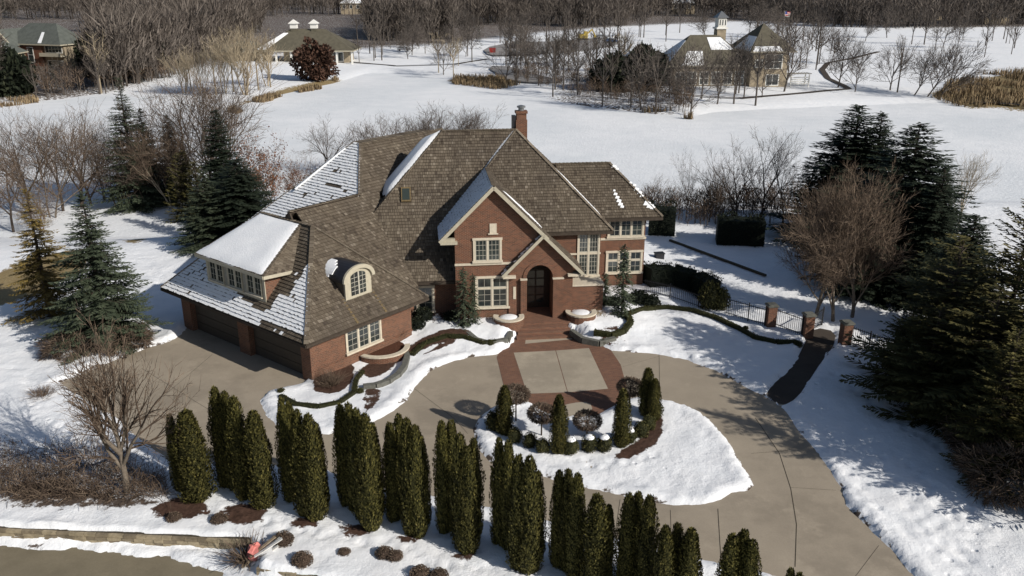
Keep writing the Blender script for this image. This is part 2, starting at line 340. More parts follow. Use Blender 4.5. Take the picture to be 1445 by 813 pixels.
# footprints: strings of small hollows
FOOT = [[(1290,660),(1318,700),(1340,745)],[(1345,745),(1372,722),(1400,700),(1445,712)],[(1352,810),(1372,760),(1395,720)],[(930,520),(990,505),(1050,530)],[(960,462),(1010,470),(1070,510)],[(180,330),(205,370),(230,400)],[(195,300),(188,340),(215,385),(240,420)],[(20,520),(60,560),(30,620)],[(0,585),(70,600),(120,640)],[(470,700),(520,720),(600,735),(680,790)],[(400,745),(520,765),(600,790),(700,810)],[(300,720),(380,735),(440,760)],[(780,640),(850,660),(930,640)],[(930,350),(1000,360),(1060,380)],[(1180,530),(1240,580),(1330,640)],[(1250,760),(1210,690)],[(1330,790),(1300,730),(1230,640)]]
R.seed(4)
for tr_ in FOOT:
    w_ = PL(tr_); 
    for (a, b), (c, d_) in zip(w_, w_[1:]):
        L_ = math.hypot(c-a, d_-b); k = 0
        while k < L_:
            sd_ = .17*(1 if int(k/.45) % 2 else -1)+R.gauss(0, .08); fx = a+(c-a)*k/L_-(d_-b)/L_*sd_; fy = b+(d_-b)*k/L_+(c-a)/L_*sd_; q_ = (xn-fx)**2+(yn-fy)**2; near_i = q_ < .25
            dd_ = np.zeros_like(xn); dd_[near_i] = -.17*np.exp(-q_[near_i]/.045)+.05*np.exp(-q_[near_i]/.13); tmp = Z[near]; tmp += dd_*(paved > .1); Z[near] = tmp; k += R.uniform(.42, .65)
# cover masks: R mulch, G dead grass, B leaf litter
C = np.zeros(X.shape+(4,)); C[..., 3] = 1
def cover(ch, px_poly, soft, z=0., amt=1.0, smooth=True, region=None):
    poly = PL(px_poly, z) if region is None else region
    if smooth: poly = smoothpoly(poly, 1)
    s_ = sdf(X, Y, poly); C[..., ch] = np.maximum(C[..., ch], amt*(1-ss(-soft, soft, s_)))
tmpc = C[..., 2][near]; tmpc = np.maximum(tmpc, .50*np.exp(-((paved-.02)/.16)**2)*(vn(xn, yn, .8))*1.5); tmpc = np.maximum(tmpc, .30*np.exp(-np.maximum(paved, 0)/.9)*vn(xn, yn, .35)); cc_ = C[..., 2]; cc_[near] = tmpc; C[..., 2] = cc_
# mulch: island crescent, arborvitae feet, garden beds by the garage and the entry
cover(0, [(932,585),(936,610),(922,633),(895,647),(866,652),(874,640),(905,626),(915,600),(922,585)], .45, amt=1.1)
for a, b, w_, h_ in ((262,716,36,13),(345,724,34,13),(430,738,22,7),(505,748,26,8),(578,760,18,6),(655,786,16,6),(742,806,16,6),(240,722,26,10)):
    cover(0, [(a-w_,b-h_*.3),(a,b-h_),(a+w_,b-h_*.3),(a+w_*.8,b+h_),(a,b+h_*1.6),(a-w_*.9,b+h_)], .6, amt=.88)
cover(0, [(442,548),(446,528),(492,512),(500,520),(496,545),(470,560),(448,556)], .3, amt=1.1)
cover(0, [(500,522),(565,498),(583,486),(640,474),(672,480),(640,488),(600,494),(568,508),(545,528),(520,537)], .3, amt=.85)
cover(0, [(512,548),(545,552),(528,580),(512,590)], .2, amt=.65); cover(0, [(570,516),(630,486),(650,488),(600,502)], .15, amt=.7)
cover(0, [(585,450),(640,440),(650,462),(600,470)], .3, amt=.55); cover(0, [(840,470),(880,470),(886,492),(850,492)], .3, amt=.45)
# dead grass showing
cover(1, [(-20,395),(30,370),(100,352),(128,362),(118,385),(80,400),(40,420),(-20,440)], 1.3, amt=1.0)
cover(1, [(172,318),(200,312),(206,330),(190,345),(176,338)], .8, amt=.9)
cover(1, [(1110,182),(1170,184),(1170,190),(1100,188)], 2, z=-3, amt=.75); cover(1, [(1240,180),(1330,180),(1330,184),(1240,184)], 2, z=-3, amt=.6)
cover(1, [(330,148),(400,126),(478,110),(478,120),(400,134),(335,158)], 5, z=-3, amt=1.0); cover(1, [(620,110),(720,112),(730,124),(640,120)], 4, z=-3, amt=.7)
cover(1, [(1310,132),(1450,108),(1600,106),(1600,160),(1445,156),(1330,146)], 3, z=-3, amt=.95)
# leaf litter: floor of the woods
LIT = PL([(-1500,60),(-60,140),(60,134),(150,126),(230,108),(240,96),(330,92),(345,80),(500,72),(640,66),(760,52),(900,42),(1060,36),(1200,42),(1300,46),(1445,44),(2600,20)], -1.5)
LIT += [(2500, 4000), (-2500, 4000)]
cover(2, None, 12, amt=.60, region=LIT, smooth=False)
cover(2, [(745,140),(800,100),(880,95),(960,115),(980,160),(900,158),(800,148)], 8, z=-2, amt=.5)
cover(2, [(900,330),(930,285),(1100,290),(1110,320),(1000,312)], 3, z=-1, amt=.5)
cover(2, [(190,300),(240,270),(320,290),(400,300),(360,330),(290,320),(215,310)], 2, z=-1, amt=.45)
cover(2, [(0,690),(60,672),(150,690),(230,705),(240,722),(100,722),(0,722)], .8, amt=.62)
cover(2, [(1290,520),(1445,600),(1445,700),(1380,640),(1260,560)], 1.2, amt=.35)
go = link('ground', grid_mesh('ground', X, Y, Z, 'snow_ground', C)); go['kind'] = 'structure'
# paved sheets
def sheet(name, poly, z, mat, uv=False, kind='structure', parent=None):
    bm = bmesh.new(); vs = [bm.verts.new((a, b, z)) for a, b in poly]; f = bm.faces.new(vs)
    bmesh.ops.triangulate(bm, faces=[f]); bmesh.ops.recalc_face_normals(bm, faces=bm.faces)
    me = bpy.data.meshes.new(name); bm.to_mesh(me); bm.free()
    if me.polygons[0].normal.z < 0: me.flip_normals()
    if uv:
        ul = me.uv_layers.new(name='UVMap'); a = math.radians(0)
        for l_ in me.loops:
            co = me.vertices[l_.vertex_index].co; ul.data[l_.index].uv = (co.x*U[0]+co.y*U[1], co.x*Vv[0]+co.y*Vv[1])
    me.materials.append(MATS[mat]); return link(name, me, parent, kind)
def offset(poly, d_):
    ar = sum(poly[i-1][0]*poly[i][1]-poly[i][0]*poly[i-1][1] for i in range(len(poly))); sg = 1 if ar > 0 else -1; out_ = []
    for i in range(len(poly)):
        p, c, n = Vector(poly[i-1]), Vector(poly[i]), Vector(poly[(i+1) % len(poly)]); a = (c-p).normalized(); b = (n-c).normalized()
        m_ = Vector((a.y+b.y, -a.x-b.x))*sg; m_ = m_.normalized() if m_.length > 1e-3 else Vector((a.y, -a.x))*sg; out_.append(tuple(c+m_*d_))
    return out_
big = offset(DRIVE, .5)
sheet('driveway', big, 0, 'drive_concrete')
sheet('path', smoothpoly(PATH, 1), .006, 'path_paving')
sheet('road', offset(ROAD, .5), -.585, 'road_asphalt')
lk = [(-260, 62), (260, 62), (330, 330), (-330, 330)]
sheet('lake', lk, -3.3, 'lake_snow')
# brick apron and the concrete panels laid in it
BR = PL([(701,504),(712,486),(722,470),(733,455),(742,440),(797,438),(806,458),(824,474),(862,494),(876,515),(884,545),(884,575),(868,590),(838,606),(790,610),(752,590),(744,556),(711,545)])
sheet('brick_apron', BR, .010, 'paving_brick', True)
def panel(pts, z=.016, nm='concrete_panel'): return sheet(nm, PL(pts), z, 'panel_concrete')
panel([(725,498),(783.6,495),(800.5,554),(744,556)]); panel([(784.6,495),(831,491.5),(858,549),(801.5,554)]); panel([(743,471),(798,468.5),(808,479),(741,485.5)])
panel(smoothpoly([(784,576),(806,569),(832,567),(837,580),(820,592),(795,594),(783,586)], 1))
# sawn joints in the driveway
mb = MB()
def joint(pts, w_=.022, z=.006):
    pp = PL(pts)
    for (a, b), (c, d_) in zip(pp, pp[1:]):
        L_ = math.hypot(c-a, d_-b); nx, ny = -(d_-b)/L_*w_/2, (c-a)/L_*w_/2
        mb.poly([(a-nx, b-ny, z), (c-nx, d_-ny, z), (c+nx, d_+ny, z), (a+nx, b+ny, z)])
joint([(930,500),(931,560)]); joint([(1066,590),(1100,640),(1116,690),(1124,740),(1122,800)], .035); joint([(1013,718),(1018,800)], .03)
joint([(946,720),(948,775)], .02); joint([(1116,688),(1180,692)], .015); joint([(560,530),(640,590),(660,612)], .02); joint([(1206,815),(1240,770)], .015)
joint([(540,610),(560,690)], .02); joint([(200,520),(330,600),(370,640)], .02); joint([(300,500),(230,560)], .02); joint([(870,520),(930,503)], .015); joint([(700,600),(640,700)], .02)
joint([(875,705),(868,755)], .02); joint([(1060,640),(1112,636)], .02)
mb.build('driveway_joint', 'joint_dark', None, kind='structure')
# ================================================================ the house
house = thing('brick_house', 'large red brick house with steep brown cedar shake roofs and attached garage wing', 'house', tuple(M(0, 0, .5)), world=True)
def clip(poly, p, n):
    out = []
    for i in range(len(poly)):
        a, b = poly[i], poly[(i+1) % len(poly)]; da = (a[0]-p[0])*n[0]+(a[1]-p[1])*n[1]; db = (b[0]-p[0])*n[0]+(b[1]-p[1])*n[1]
        if da >= 0: out.append(a)
        if (da >= 0) != (db >= 0): t = da/(da-db); out.append((a[0]+(b[0]-a[0])*t, a[1]+(b[1]-a[1])*t))
    return out
def roof_plane(pts, deck, shing, snow=None, snowfn=None, expo=.225, wid=.18, noclip=False):
    """first edge is the eave; convex; counter-clockwise seen from above"""
    pts = [Vector(p) for p in pts]; s = (pts[1]-pts[0]).normalized(); n = (pts[1]-pts[0]).cross(pts[2]-pts[0]).normalized()
    if n.z < 0: n = -n
    t = n.cross(s)
    if t.z < 0: t = -t; 
    o = pts[0]; q = [((p-o).dot(s), (p-o).dot(t)) for p in pts]
    area = sum(q[i][0]*q[(i+1) % len(q)][1]-q[(i+1) % len(q)][0]*q[i][1] for i in range(len(q)))
    if area < 0: q = q[::-1]; pts2 = pts[::-1]
    else: pts2 = pts
    dk = [p-Vector((0, 0, .16)) for p in pts2]; deck.prism(dk, [p-n*.004 for p in pts2])
    edges = [(q[i], (-(q[(i+1) % len(q)][1]-q[i][1]), q[(i+1) % len(q)][0]-q[i][0])) for i in range(len(q))]
    s0, s1 = min(a for a, b in q), max(a for a, b in q); t1 = max(b for a, b in q); row = 0; tt = 0.
    W3 = lambda a, b, h: o+s*a+t*b+n*h
    while tt < t1:
        x = s0-R.random()*wid; te = tt+expo; rowr = (R.random()-.5)*.10
        while x < s1:
            wd = wid*R.uniform(.6, 1.35); xe = x+wd; g = .010
            pl = [(x+g, tt), (xe-g, tt), (xe-g, te), (x+g, te)]
            inside = all((c[0]-p[0])*nn[0]+(c[1]-p[1])*nn[1] >= 0 for p, nn in edges for c in pl)
            if not inside:
                for p, nn in edges:
                    if len(pl) < 3: break
                    pl = clip(pl, p, nn)
            if len(pl) >= 3:
                hb = .042+R.random()*.022; r = min(1, max(0, R.gauss(.5, .22)+rowr)); hh = lambda b: hb*(1-(b-tt)/expo)+.006
                shing.poly([W3(a, b, hh(b)) for a, b in pl], 0, r)
                lo = [c for c in pl if abs(c[1]-tt) < 1e-6]
                if len(lo) >= 2:
                    a, b = lo[0][0], lo[1][0]; a, b = min(a, b), max(a, b); shing.poly([W3(a, tt, 0), W3(b, tt, 0), W3(b, tt, hb), W3(a, tt, hb)], 0, r*.6)
                if snowfn is not None:
                    c3 = W3(sum(c[0] for c in pl)/len(pl), tt+expo/2, 0); pr = snowfn(c3)
                    if R.random() < pr:
                        l1 = tt+(0 if R.random() < .45 else R.uniform(.0, .05)); sp = clip([(max(s0-1, c[0]-.02*(c[0] < x+wd/2)+.02*(c[0] > x+wd/2)), c[1]) for c in pl], (0, l1), (0, 1)) if len(pl) >= 3 else []
                        if len(sp) >= 3:
                            th = R.uniform(.02, .035); snow.poly([W3(a, b, hh(b)+th) for a, b in sp]); lo = [c[0] for c in sp if abs(c[1]-l1) < 1e-6]
                            if len(lo) >= 2: snow.poly([W3(min(lo), l1, hh(l1)), W3(max(lo), l1, hh(l1)), W3(max(lo), l1, hh(l1)+th), W3(min(lo), l1, hh(l1)+th)])
            x = xe
        tt = te; row += 1
def caps(mb_, p, q, wd=.26, step=.28):
    p, q = Vector(p), Vector(q); L_ = (q-p).length; n_ = max(1, int(L_/step)); d_ = (q-p)/n_
    for i in range(n_):
        a = p+d_*i+Vector((0, 0, .035)); b = a+d_*1.02+Vector((0, 0, -.012))
        mb_.beam(a+Vector((0, 0, .02)), b, wd, .05, r=min(1, max(0, R.gauss(.6, .2))))
class Roof:
    def __init__(s, label=None): s.d = MB(); s.s = MB(); s.w = MB(); s.fa = MB()
    def plane(s, pts, snowfn=None, **k): roof_plane(pts, s.d, s.s, s.w, snowfn, **k)
    def fascia(s, p, q, h=.2, w_=.09, dz=-.14): s.fa.beam(Vector(p)+Vector((0, 0, dz)), Vector(q)+Vector((0, 0, dz)), w_, h)
    def build(s, fmat='roof_deck'):
        r = s.d.build('roof', 'roof_deck', house); sh = s.s.build('shingle', 'cedar_shingle', r, kind='stuff'); sh.matrix_parent_inverse = Matrix()
        if s.w.f: s.w.build('snow_cover', 'snow', r, kind='stuff')
        if s.fa.f: s.fa.build('fascia', fmat, r)
        return r
def nsnow(p, f=1.1): return float(vn(p.x+p.z*.7, p.y-p.z*.4, f))
# --- garage wing D
rf = Roof(); zE = 2.9; hw = 4.87; zr = 7.77; bk = 10.13; rb = 5.26
DORM = [(-4.1, -.45), (-4.1, 6.45)]                           # shed dormer span
def snowD(p):
    q = np.array((p.x, p.y))-A1; a, b = float(q@E1), float(q@E2)
    n_ = nsnow(p, .9)*.35+nsnow(p, 3.)*.15+.5*float(vn(b*1.3+7, a*5.5, 1.))
    if a > -4.62 and b < -2.6: return 1. if (n_ > .52-.06*(-2.6-b) and a > -4.5 and not (a > -.5)) else (.97 if a < -1.6 and a > -4.6 else .25)*(n_ > .22)
    if b < -.7:                                                # right of the dormer
        return .97 if (a < -1.45+.15*b and a > -4.6 and not (b > -1.5 and a > -3.3) and n_ > .2) else (.25 if a < -.2 and n_ > .6 else 0)
    lim = -4.15 if b < 2.2 else -3.8
    return .98 if a < lim+.3*(n_-.5) else (.9 if b > 4.2+.5*n_ else 0)
rf.plane([G(-hw, bk, zE), G(-hw, -hw, zE), G(0, 0, zr), G(0, rb, zr)], snowD)
rf.plane([G(-hw, -hw, zE), G(hw, -hw, zE), G(0, 0, zr)])
rf.plane([G(hw, -hw, zE), G(hw, bk, zE), G(0, rb, zr), G(0, 0, zr)], expo=.4, wid=.5)
rf.plane([G(hw, bk, zE), G(-hw, bk, zE), G(0, rb, zr)], lambda p: .8, expo=.3, wid=.35)
for p, q in ((G(-hw, -hw, zE), G(0, 0, zr)), (G(hw, -hw, zE), G(0, 0, zr)), (G(0, 0, zr), G(0, rb, zr)), (G(-hw, bk, zE), G(0, rb, zr))): caps(rf.s, p, q)
for p, q in ((G(-hw, bk, zE), G(-hw, -hw, zE)), (G(-hw, -hw, zE), G(hw, -hw, zE))): rf.fascia(p, q, .16, .10)
rf.build('roof_deck')
# shed dormer on the left slope
zt, zl = 7.72, 5.9; a_w = -3.8; a_e = -4.2
rf = Roof(); T1, T2 = G(-.02, 5.2, zt), G(-.02, 1.1, zt); B1, B2 = G(a_e, 6.55, zl-.12), G(a_e, -.5, zl-.12); S2, S1 = G(-2.2, -.55, 5.6), G(-2.2, 6.6, 5.6)
rf.plane([B1, B2, T2, T1], None); rf.plane([S2+Vector((0, 0, .02)), T2, B2]) ; rf.plane([B1, T1, S1])
caps(rf.s, B2, T2, .2); 
# smooth snow blanket
def blanket(corners, th=.11, nu=24, nv=24, ragged=.0, drop=.0):
    a, b, c, d_ = [Vector(p) for p in corners]; m_ = MB(); idx = {}
    n = (b-a).cross(c-a).normalized(); n = n if n.z > 0 else -n
    for j in range(nv+1):
        for i in range(nu+1):
            x, y = i/nu, j/nv; e = min(x, 1-x, y, 1-y)
            xx = x+(ragged*(float(vn(y*9+j*.01, i*.3, 1.))-.5)*(1 if i in (0, nu) else .3)); yy = y+(ragged*(float(vn(x*9, j*.3+5, 1.))-.5)*(1 if j in (0, nv) else .3))
            p = (a*(1-xx)+b*xx)*(1-yy)+(d_*(1-xx)+c*xx)*yy; h = th*min(1, (e*8)**.5 if e > 0 else 0)*(1+.25*(float(vn(p.x, p.y, .9))-.5))
            idx[i, j] = len(m_.v); m_.v.append(tuple(p+n*(h+.03)))
    for j in range(nv):
        for i in range(nu): m_.f.append((idx[i, j], idx[i+1, j], idx[i+1, j+1], idx[i, j+1])); m_.r.append(.5); m_.m.append(0)
    # skirt
    return m_
rd = rf.build('board_wood')
bl = blanket([B1, B2, T2, T1], .13, 30, 24, .02); k = bl.build('snow_cover', 'snow', rd, smooth=True)
mb = MB(); mb.obox(G, a_w, a_w+.02, .13, 5.89, 3.6, 5.75); mb.build('dormer_face', 'dormer_grey', house)
mb = MB()
mb.obox(G, a_w, -1.9, .0, .12, 3.9, 5.75); mb.obox(G, a_w, -1.9, 5.9, 6.0, 3.9, 5.75)
mb.build('wall', 'wall_brick', house, uv=True)
mb = MB(); mb.beam(B2+Vector((0, 0, -.1)), S2+Vector((0, 0, -.06)), .1, .2); mb.beam(B1+Vector((0, 0, -.1)), B2+Vector((0, 0, -.1)), .1, .2)
mb.obox(G, a_w-.05, a_w, -.02, .2, 3.85, 5.72); mb.obox(G, a_w-.05, a_w, 5.8, 6.02, 3.85, 5.72); mb.obox(G, a_w-.06, a_w, -.02, 6.02, 3.8, 4.1); mb.obox(G, a_w-.05, a_w, -.02, 6.02, 5.5, 5.72)
mb.build('dormer_trim', 'cream_trim', house)
# --- windows -----------------------------------------------------------------
def window(fr, a0, a1, z0, z1, lights, cols, rows, mat='limestone', surround=.14, transom=None, out=1, depth=.05, parent=None):
    """fr(a, off, z): a along the wall, off = distance out of the wall. A part of the house with pane, muntin, sill sub-parts"""
    parent = parent or house; f = MB(); bx = lambda m_, x0, x1, o0, o1, y0, y1: m_.obox(lambda a, b, z: fr(a, b, z), x0, x1, o0, o1, y0, y1)
    s = surround
    bx(f, a0-s, a0, 0, depth+.03, z0, z1); bx(f, a1, a1+s, 0, depth+.03, z0, z1); bx(f, a0-s-.04, a1+s+.04, 0, depth+.06, z1, z1+s)
    wl = (a1-a0)/lights; st = .055
    for i in range(1, lights): bx(f, a0+i*wl-.045, a0+i*wl+.045, 0, depth+.02, z0, z1)
    if transom: bx(f, a0+.001, a1-.001, 0, depth+.015, transom-.045, transom+.045)
    w_ = f.build('window', mat, parent)
    si = MB(); bx(si, a0-s-.06, a1+s+.06, 0, depth+.12, z0-s, z0); si.build('sill', 'limestone', w_)
    mu = MB(); zz = [(z0, z1)] if not transom else [(z0, transom), (transom, z1)]
    for i in range(lights):
        x0, x1 = a0+i*wl+(.045 if i else 0), a0+(i+1)*wl-(.045 if i < lights-1 else 0)
        for k_, (y0, y1) in enumerate(zz):
            y0 += .045 if k_ else 0; y1 -= .045 if transom and k_ == 0 else 0
            g = MB(); g.poly([fr(x0, .02, y0), fr(x1, .02, y0), fr(x1, .02, y1), fr(x0, .02, y1)]); g.build('pane', 'window_glass', w_)
            bx(mu, x0, x0+st, .021, depth, y0, y1); bx(mu, x1-st, x1, .021, depth, y0, y1); bx(mu, x0+st, x1-st, .021, depth, y0, y0+st); bx(mu, x0+st, x1-st, .021, depth, y1-st, y1)
            c_, r_ = cols, (rows if not transom else max(1, round(rows*(y1-y0)/(z1-z0))))
            for c in range(1, c_): xx = x0+(x1-x0)*c/c_; bx(mu, xx-.011, xx+.011, .021, .035, y0+st, y1-st)
            for r in range(1, r_): yy = y0+(y1-y0)*r/r_; bx(mu, x0+st, x1-st, .022, .033, yy-.011, yy+.011)
    mu.build('muntin', 'window_white', w_); return w_
fG = lambda b0: (lambda a, o, z: G(a, b0-o, z))          # garage front face
fGL = lambda a0: (lambda b, o, z: G(a0-o, b, z))         # garage left face
fM = lambda v0: (lambda a, o, z: M(a, v0-o, z))
for b0 in (.3, 2.25, 4.2): window(fGL(a_w), b0+.05, b0+1.45, 4.2, 5.4, 2, 2, 3, surround=.05, mat='cream_trim')
# --- garage wing walls
WI = 4.05
mb = MB(); mb.obox(G, -WI+.45, WI, -WI, 9.3, -.3, zE+.3)                      # core, set back behind the door piers
for b0, b1 in ((-WI, -3.2), (1.9, 3.0), (8.3, 9.3)): mb.obox(G, -WI, -WI+.46, b0, b1, -.3, zE)
mb.obox(G, -WI, -WI+.46, -3.2, 1.9, 2.45, zE); mb.obox(G, -WI, -WI+.46, 3.0, 8.3, 2.45, zE)
gw = mb.build('wall', 'wall_brick', house, uv=True)
for b0, b1 in ((-3.2, 1.9), (3.0, 8.3)):
    mb = MB(); mb.obox(G, -WI+.38, -WI+.44, b0, b1, 0, 2.45); dr = mb.build('garage_door', 'garage_door', house)
    n_ = 5
    for r in range(4):
        mb = MB(); mb.obox(G, -WI+.35, -WI+.38, b0+.05, b1-.05, .04+r*.6, .6+r*.6); mb.build('door_panel', 'garage_door', dr)
window(fG(-WI), -1.32, 1.28, .95, 2.45, 3, 2, 4, surround=.13)
mb = MB(); mb.obox(G, -WI-.04, WI+.04, -WI-.05, -WI, .62, .70); mb.build('water_table', 'wall_brick', house, uv=True)
# arched dormer on the front slope
dz0, dzs, dzt = 3.95, 5.25, 5.95; ac, ar = .1, 1.02
mb = MB(); face = -3.76
prof = [(ac-ar, dz0), (ac+ar, dz0), (ac+ar, dzs)]+[(ac+ar*math.cos(t_), dzs+(dzt-dzs)*math.sin(t_)) for t_ in [math.pi*k/12 for k in range(1, 12)]]+[(ac-ar, dzs)]
mb.prism([G(a, face, z) for a, z in prof], [G(a, face+.14, z) for a, z in prof]); dm = mb.build('dormer_face', 'cream_trim', house)
mb = MB(); mb.obox(G, ac-ar+.05, ac-ar+.15, face+.14, face+2.4, dz0, dzs); mb.obox(G, ac+ar-.15, ac+ar-.05, face+.14, face+2.4, dz0, dzs); mb.build('dormer_side', 'cedar_shingle', house)
mb = MB(); N_ = 16; rr = ar+.14
arc = lambda k, e, dz=0: G(ac+(rr+e)*math.cos(math.pi*k/N_), 0, dzs-.06+dz+(dzt-dzs+.14+e)*math.sin(math.pi*k/N_))
def arcp(k, b, e): q = G(ac+(rr+e)*math.cos(math.pi*k/N_), b, dzs-.06+(dzt-dzs+.14+e)*math.sin(math.pi*k/N_)); return q
for k in range(N_):
    back = face+2.6
    mb.prism([arcp(k, face-.02, 0), arcp(k+1, face-.02, 0), arcp(k+1, back, 0), arcp(k, back, 0)], [arcp(k, face-.02, .05), arcp(k+1, face-.02, .05), arcp(k+1, back, .05), arcp(k, back, .05)])
dr_ = mb.build('dormer_roof', 'dark_metal', house, smooth=False)
mb = MB()
for k in range(N_): mb.prism([arcp(k, face-.16, -.16), arcp(k+1, face-.16, -.16), arcp(k+1, face-.01, -.16), arcp(k, face-.01, -.16)], [arcp(k, face-.16, .07), arcp(k+1, face-.16, .07), arcp(k+1, face-.01, .07), arcp(k, face-.01, .07)])
mb.build('arch_trim', 'cream_trim', dr_)
mb = MB()                                                   # snow left on its far-left shoulder
for k in range(9, 15):
    for j in range(4):
        if (k, j) in ((9, 0), (9, 1), (10, 0), (14, 3), (14, 0)): continue
        b_ = face+.95+j*.26; mb.prism([arcp(k, b_, .05), arcp(k+1, b_, .05), arcp(k+1, b_+.27, .05), arcp(k, b_+.27, .05)], [arcp(k, b_, .11), arcp(k+1, b_, .11), arcp(k+1, b_+.27, .11), arcp(k, b_+.27, .11)])
mb.build('snow_cover', 'snow', dr_)
# arched two-light window of that dormer
f2 = fG(face); mb = MB(); 
for s_ in (-1, 1):
    x0, x1 = (ac-.58, ac-.05) if s_ < 0 else (ac+.05, ac+.58); top = lambda x: 5.28+.38*math.sqrt(max(0, 1-((x-ac)/.66)**2))
    xsn = [x0+(x1-x0)*k/6 for k in range(7)]; pts = [f2(x0, .02, 4.25), f2(x1, .02, 4.25)]+[f2(x, .02, top(x)) for x in xsn[::-1]]
    g = MB(); g.poly(pts); g.build('pane', 'window_glass', dm)
    for c in (1,): xx = (x0+x1)/2; mb.obox(lambda a, b, z: f2(a, b, z), xx-.012, xx+.012, .021, .04, 4.25, top(xx))
    for r in range(1, 5): yy = 4.25+r*.27; mb.obox(lambda a, b, z: f2(a, b, z), x0, x1, .022, .038, yy-.012, yy+.012)
mb.obox(lambda a, b, z: f2(a, b, z), ac-.05, ac+.05, .0, .06, 4.25, 5.66); mb.build('muntin', 'window_white', dm)
for a in (ac-ar-.12, ac+ar+.12): mb = MB(); mb.beam(G(a-(.0), -3.6, 4.2-.03), G(a, -4.85, 2.97), .16, .03); mb.build('flashing', 'copper_flashing', house)
# --- wing behind the garage (ridge parallel to the garage front)
rf = Roof(); sl = lambda b: 6+b
def qx(z):                                                  # where the wing's front slope meets the main front slope
    n1 = np.array([Vv, E2]); rhs = np.array([(z-12)/1.35+A0@Vv, z-6+A1@E2]); q = np.linalg.solve(n1, rhs); return float((q-A1)@E1)
q2, q8 = qx(2.95), qx(8.2)
wr, we = 11.05, 5.05
rf.plane([G(.5, -3.05, 2.95), G(q2, -3.05, 2.95), G(q8+1.5, 2.2, 8.2), G(.5, 2.2, 8.2)])
rf.plane([G(5.8, 2.2, 8.2), G(q8+2.5, 2.2, 8.2), G(17.5, 3.6, 9.6), G(17, we, wr), G(8.65, we, wr)])
def sst(p): q = np.array((p.x, p.y))-A1; return float(vn(float(q@E2)*1.1+30, p.z*6.5, 1.))
sn_s = lambda p: (1. if nsnow(p, 1.6)*.35+sst(p)*.65 > .22 else .1) if p.z < 10.2+nsnow(p, .8) else .25
def left_slope():
    # plane z = 2.4 + a, from a=2.0 (z 4.4) to the ridge end
    rf.plane([G(2.0, 12.5, 4.4), G(2.0, 1.5, 4.4), G(5.9, 2.3, 8.3), G(8.65, we, wr), G(8.65, we+.75, wr)], sn_s)
left_slope()
rf.plane([G(15.5, 12.4, 4.4), G(2.0, 12.4, 4.4), G(8.65, we+.75, wr), G(15.5, we+.75, wr)], expo=.4, wid=.5)
rf.plane([G(15.5, we+.75, wr-.01), G(8.65, we+.75, wr-.01), G(8.65, we, wr-.01), G(15.5, we, wr-.01)], expo=.4, wid=.5)
rf.plane([G(6.5, 4.3, 6.3), G(.0, 4.3, 6.3), G(.0, 2.3, 8.3), G(6.5, 2.3, 8.3)], expo=.3, wid=.3)
caps(rf.s, G(.0, 2.27, 8.3), G(5.9, 2.3, 8.3)); caps(rf.s, G(5.9, 2.3, 8.3), G(8.65, we, wr)); caps(rf.s, G(8.65, we, wr), G(15.5, we, wr)); caps(rf.s, G(2.0, 12.4, 4.4), G(8.65, we+.75, wr))
rf.d.prism([G(.0, 1.9, 7.5), G(.12, 1.9, 7.5), G(.12, 2.7, 7.5), G(.0, 2.7, 7.5)], [G(.0, 2.2, 8.22), G(.12, 2.2, 8.22), G(.12, 2.4, 8.22), G(.0, 2.4, 8.22)])
rw = rf.build()
mb = MB(); mb.beam(G(8.2, we+1.15, wr-.4), G(5.2, 8.4, 7.9), .22, .12); mb.build('snow_cover', 'snow', rw, kind='stuff')
mb = MB(); mb.obox(G, 1.0, 13, -2.3, 11.3, -.5, 2.8); mb.obox(G, 3.6, 13, 3, 11.0, 2.8, 5.2); mb.build('wall', 'wall_brick', house, uv=True)
# --- main block
zM = 12.0; pf = 1.35
def MF(a, z): return M(a, -(12-z)/pf, z)
rf = Roof()
hipL = lambda z: -5.2-(12-z)
rf.plane([MF(-7.6, 3.2), MF(-4.58, 3.2), MF(-4.58, 7.0), MF(-7.6, 7.0)])
rf.plane([MF(-10.2, 7.0), MF(-2, 7.0), MF(-.1, 12), MF(-5.2, 12)])
rf.plane([MF(-9.4, 3.2), MF(-7.6, 3.2), MF(-7.6, 7.0), MF(-10.2, 7.0)])
rf.plane([M(-5.2-6.5, 8, 5.5), M(-5.2-6.5, -6.5/pf, 5.5), M(-5.2, 0, 12)], None, expo=.3, wid=.3)
rf.plane([M(6, 5.2, 6), M(-11, 5.2, 6), M(-5.2, 0, 12), M(0, 0, 12)], None, expo=.5, wid=.6)
caps(rf.s, M(-5.2, 0, 12), M(-.1, 0, 12), .3); caps(rf.s, M(-5.2, 0, 12), MF(hipL(8.0), 8.0), .2)
rf.fascia(MF(-7.7, 3.2), MF(-4.6, 3.2), .18)
rm = rf.build()
pts = []
bl = blanket([M(-5.22, .02, 12.02), MF(hipL(8.1)-.02, 8.1), M(-5.2-4.5, -.6, 7.9), M(-5.25-.9, .9, 11.5)], .24, 20, 8, .05); bl.build('snow_cover', 'snow', rm, smooth=True)
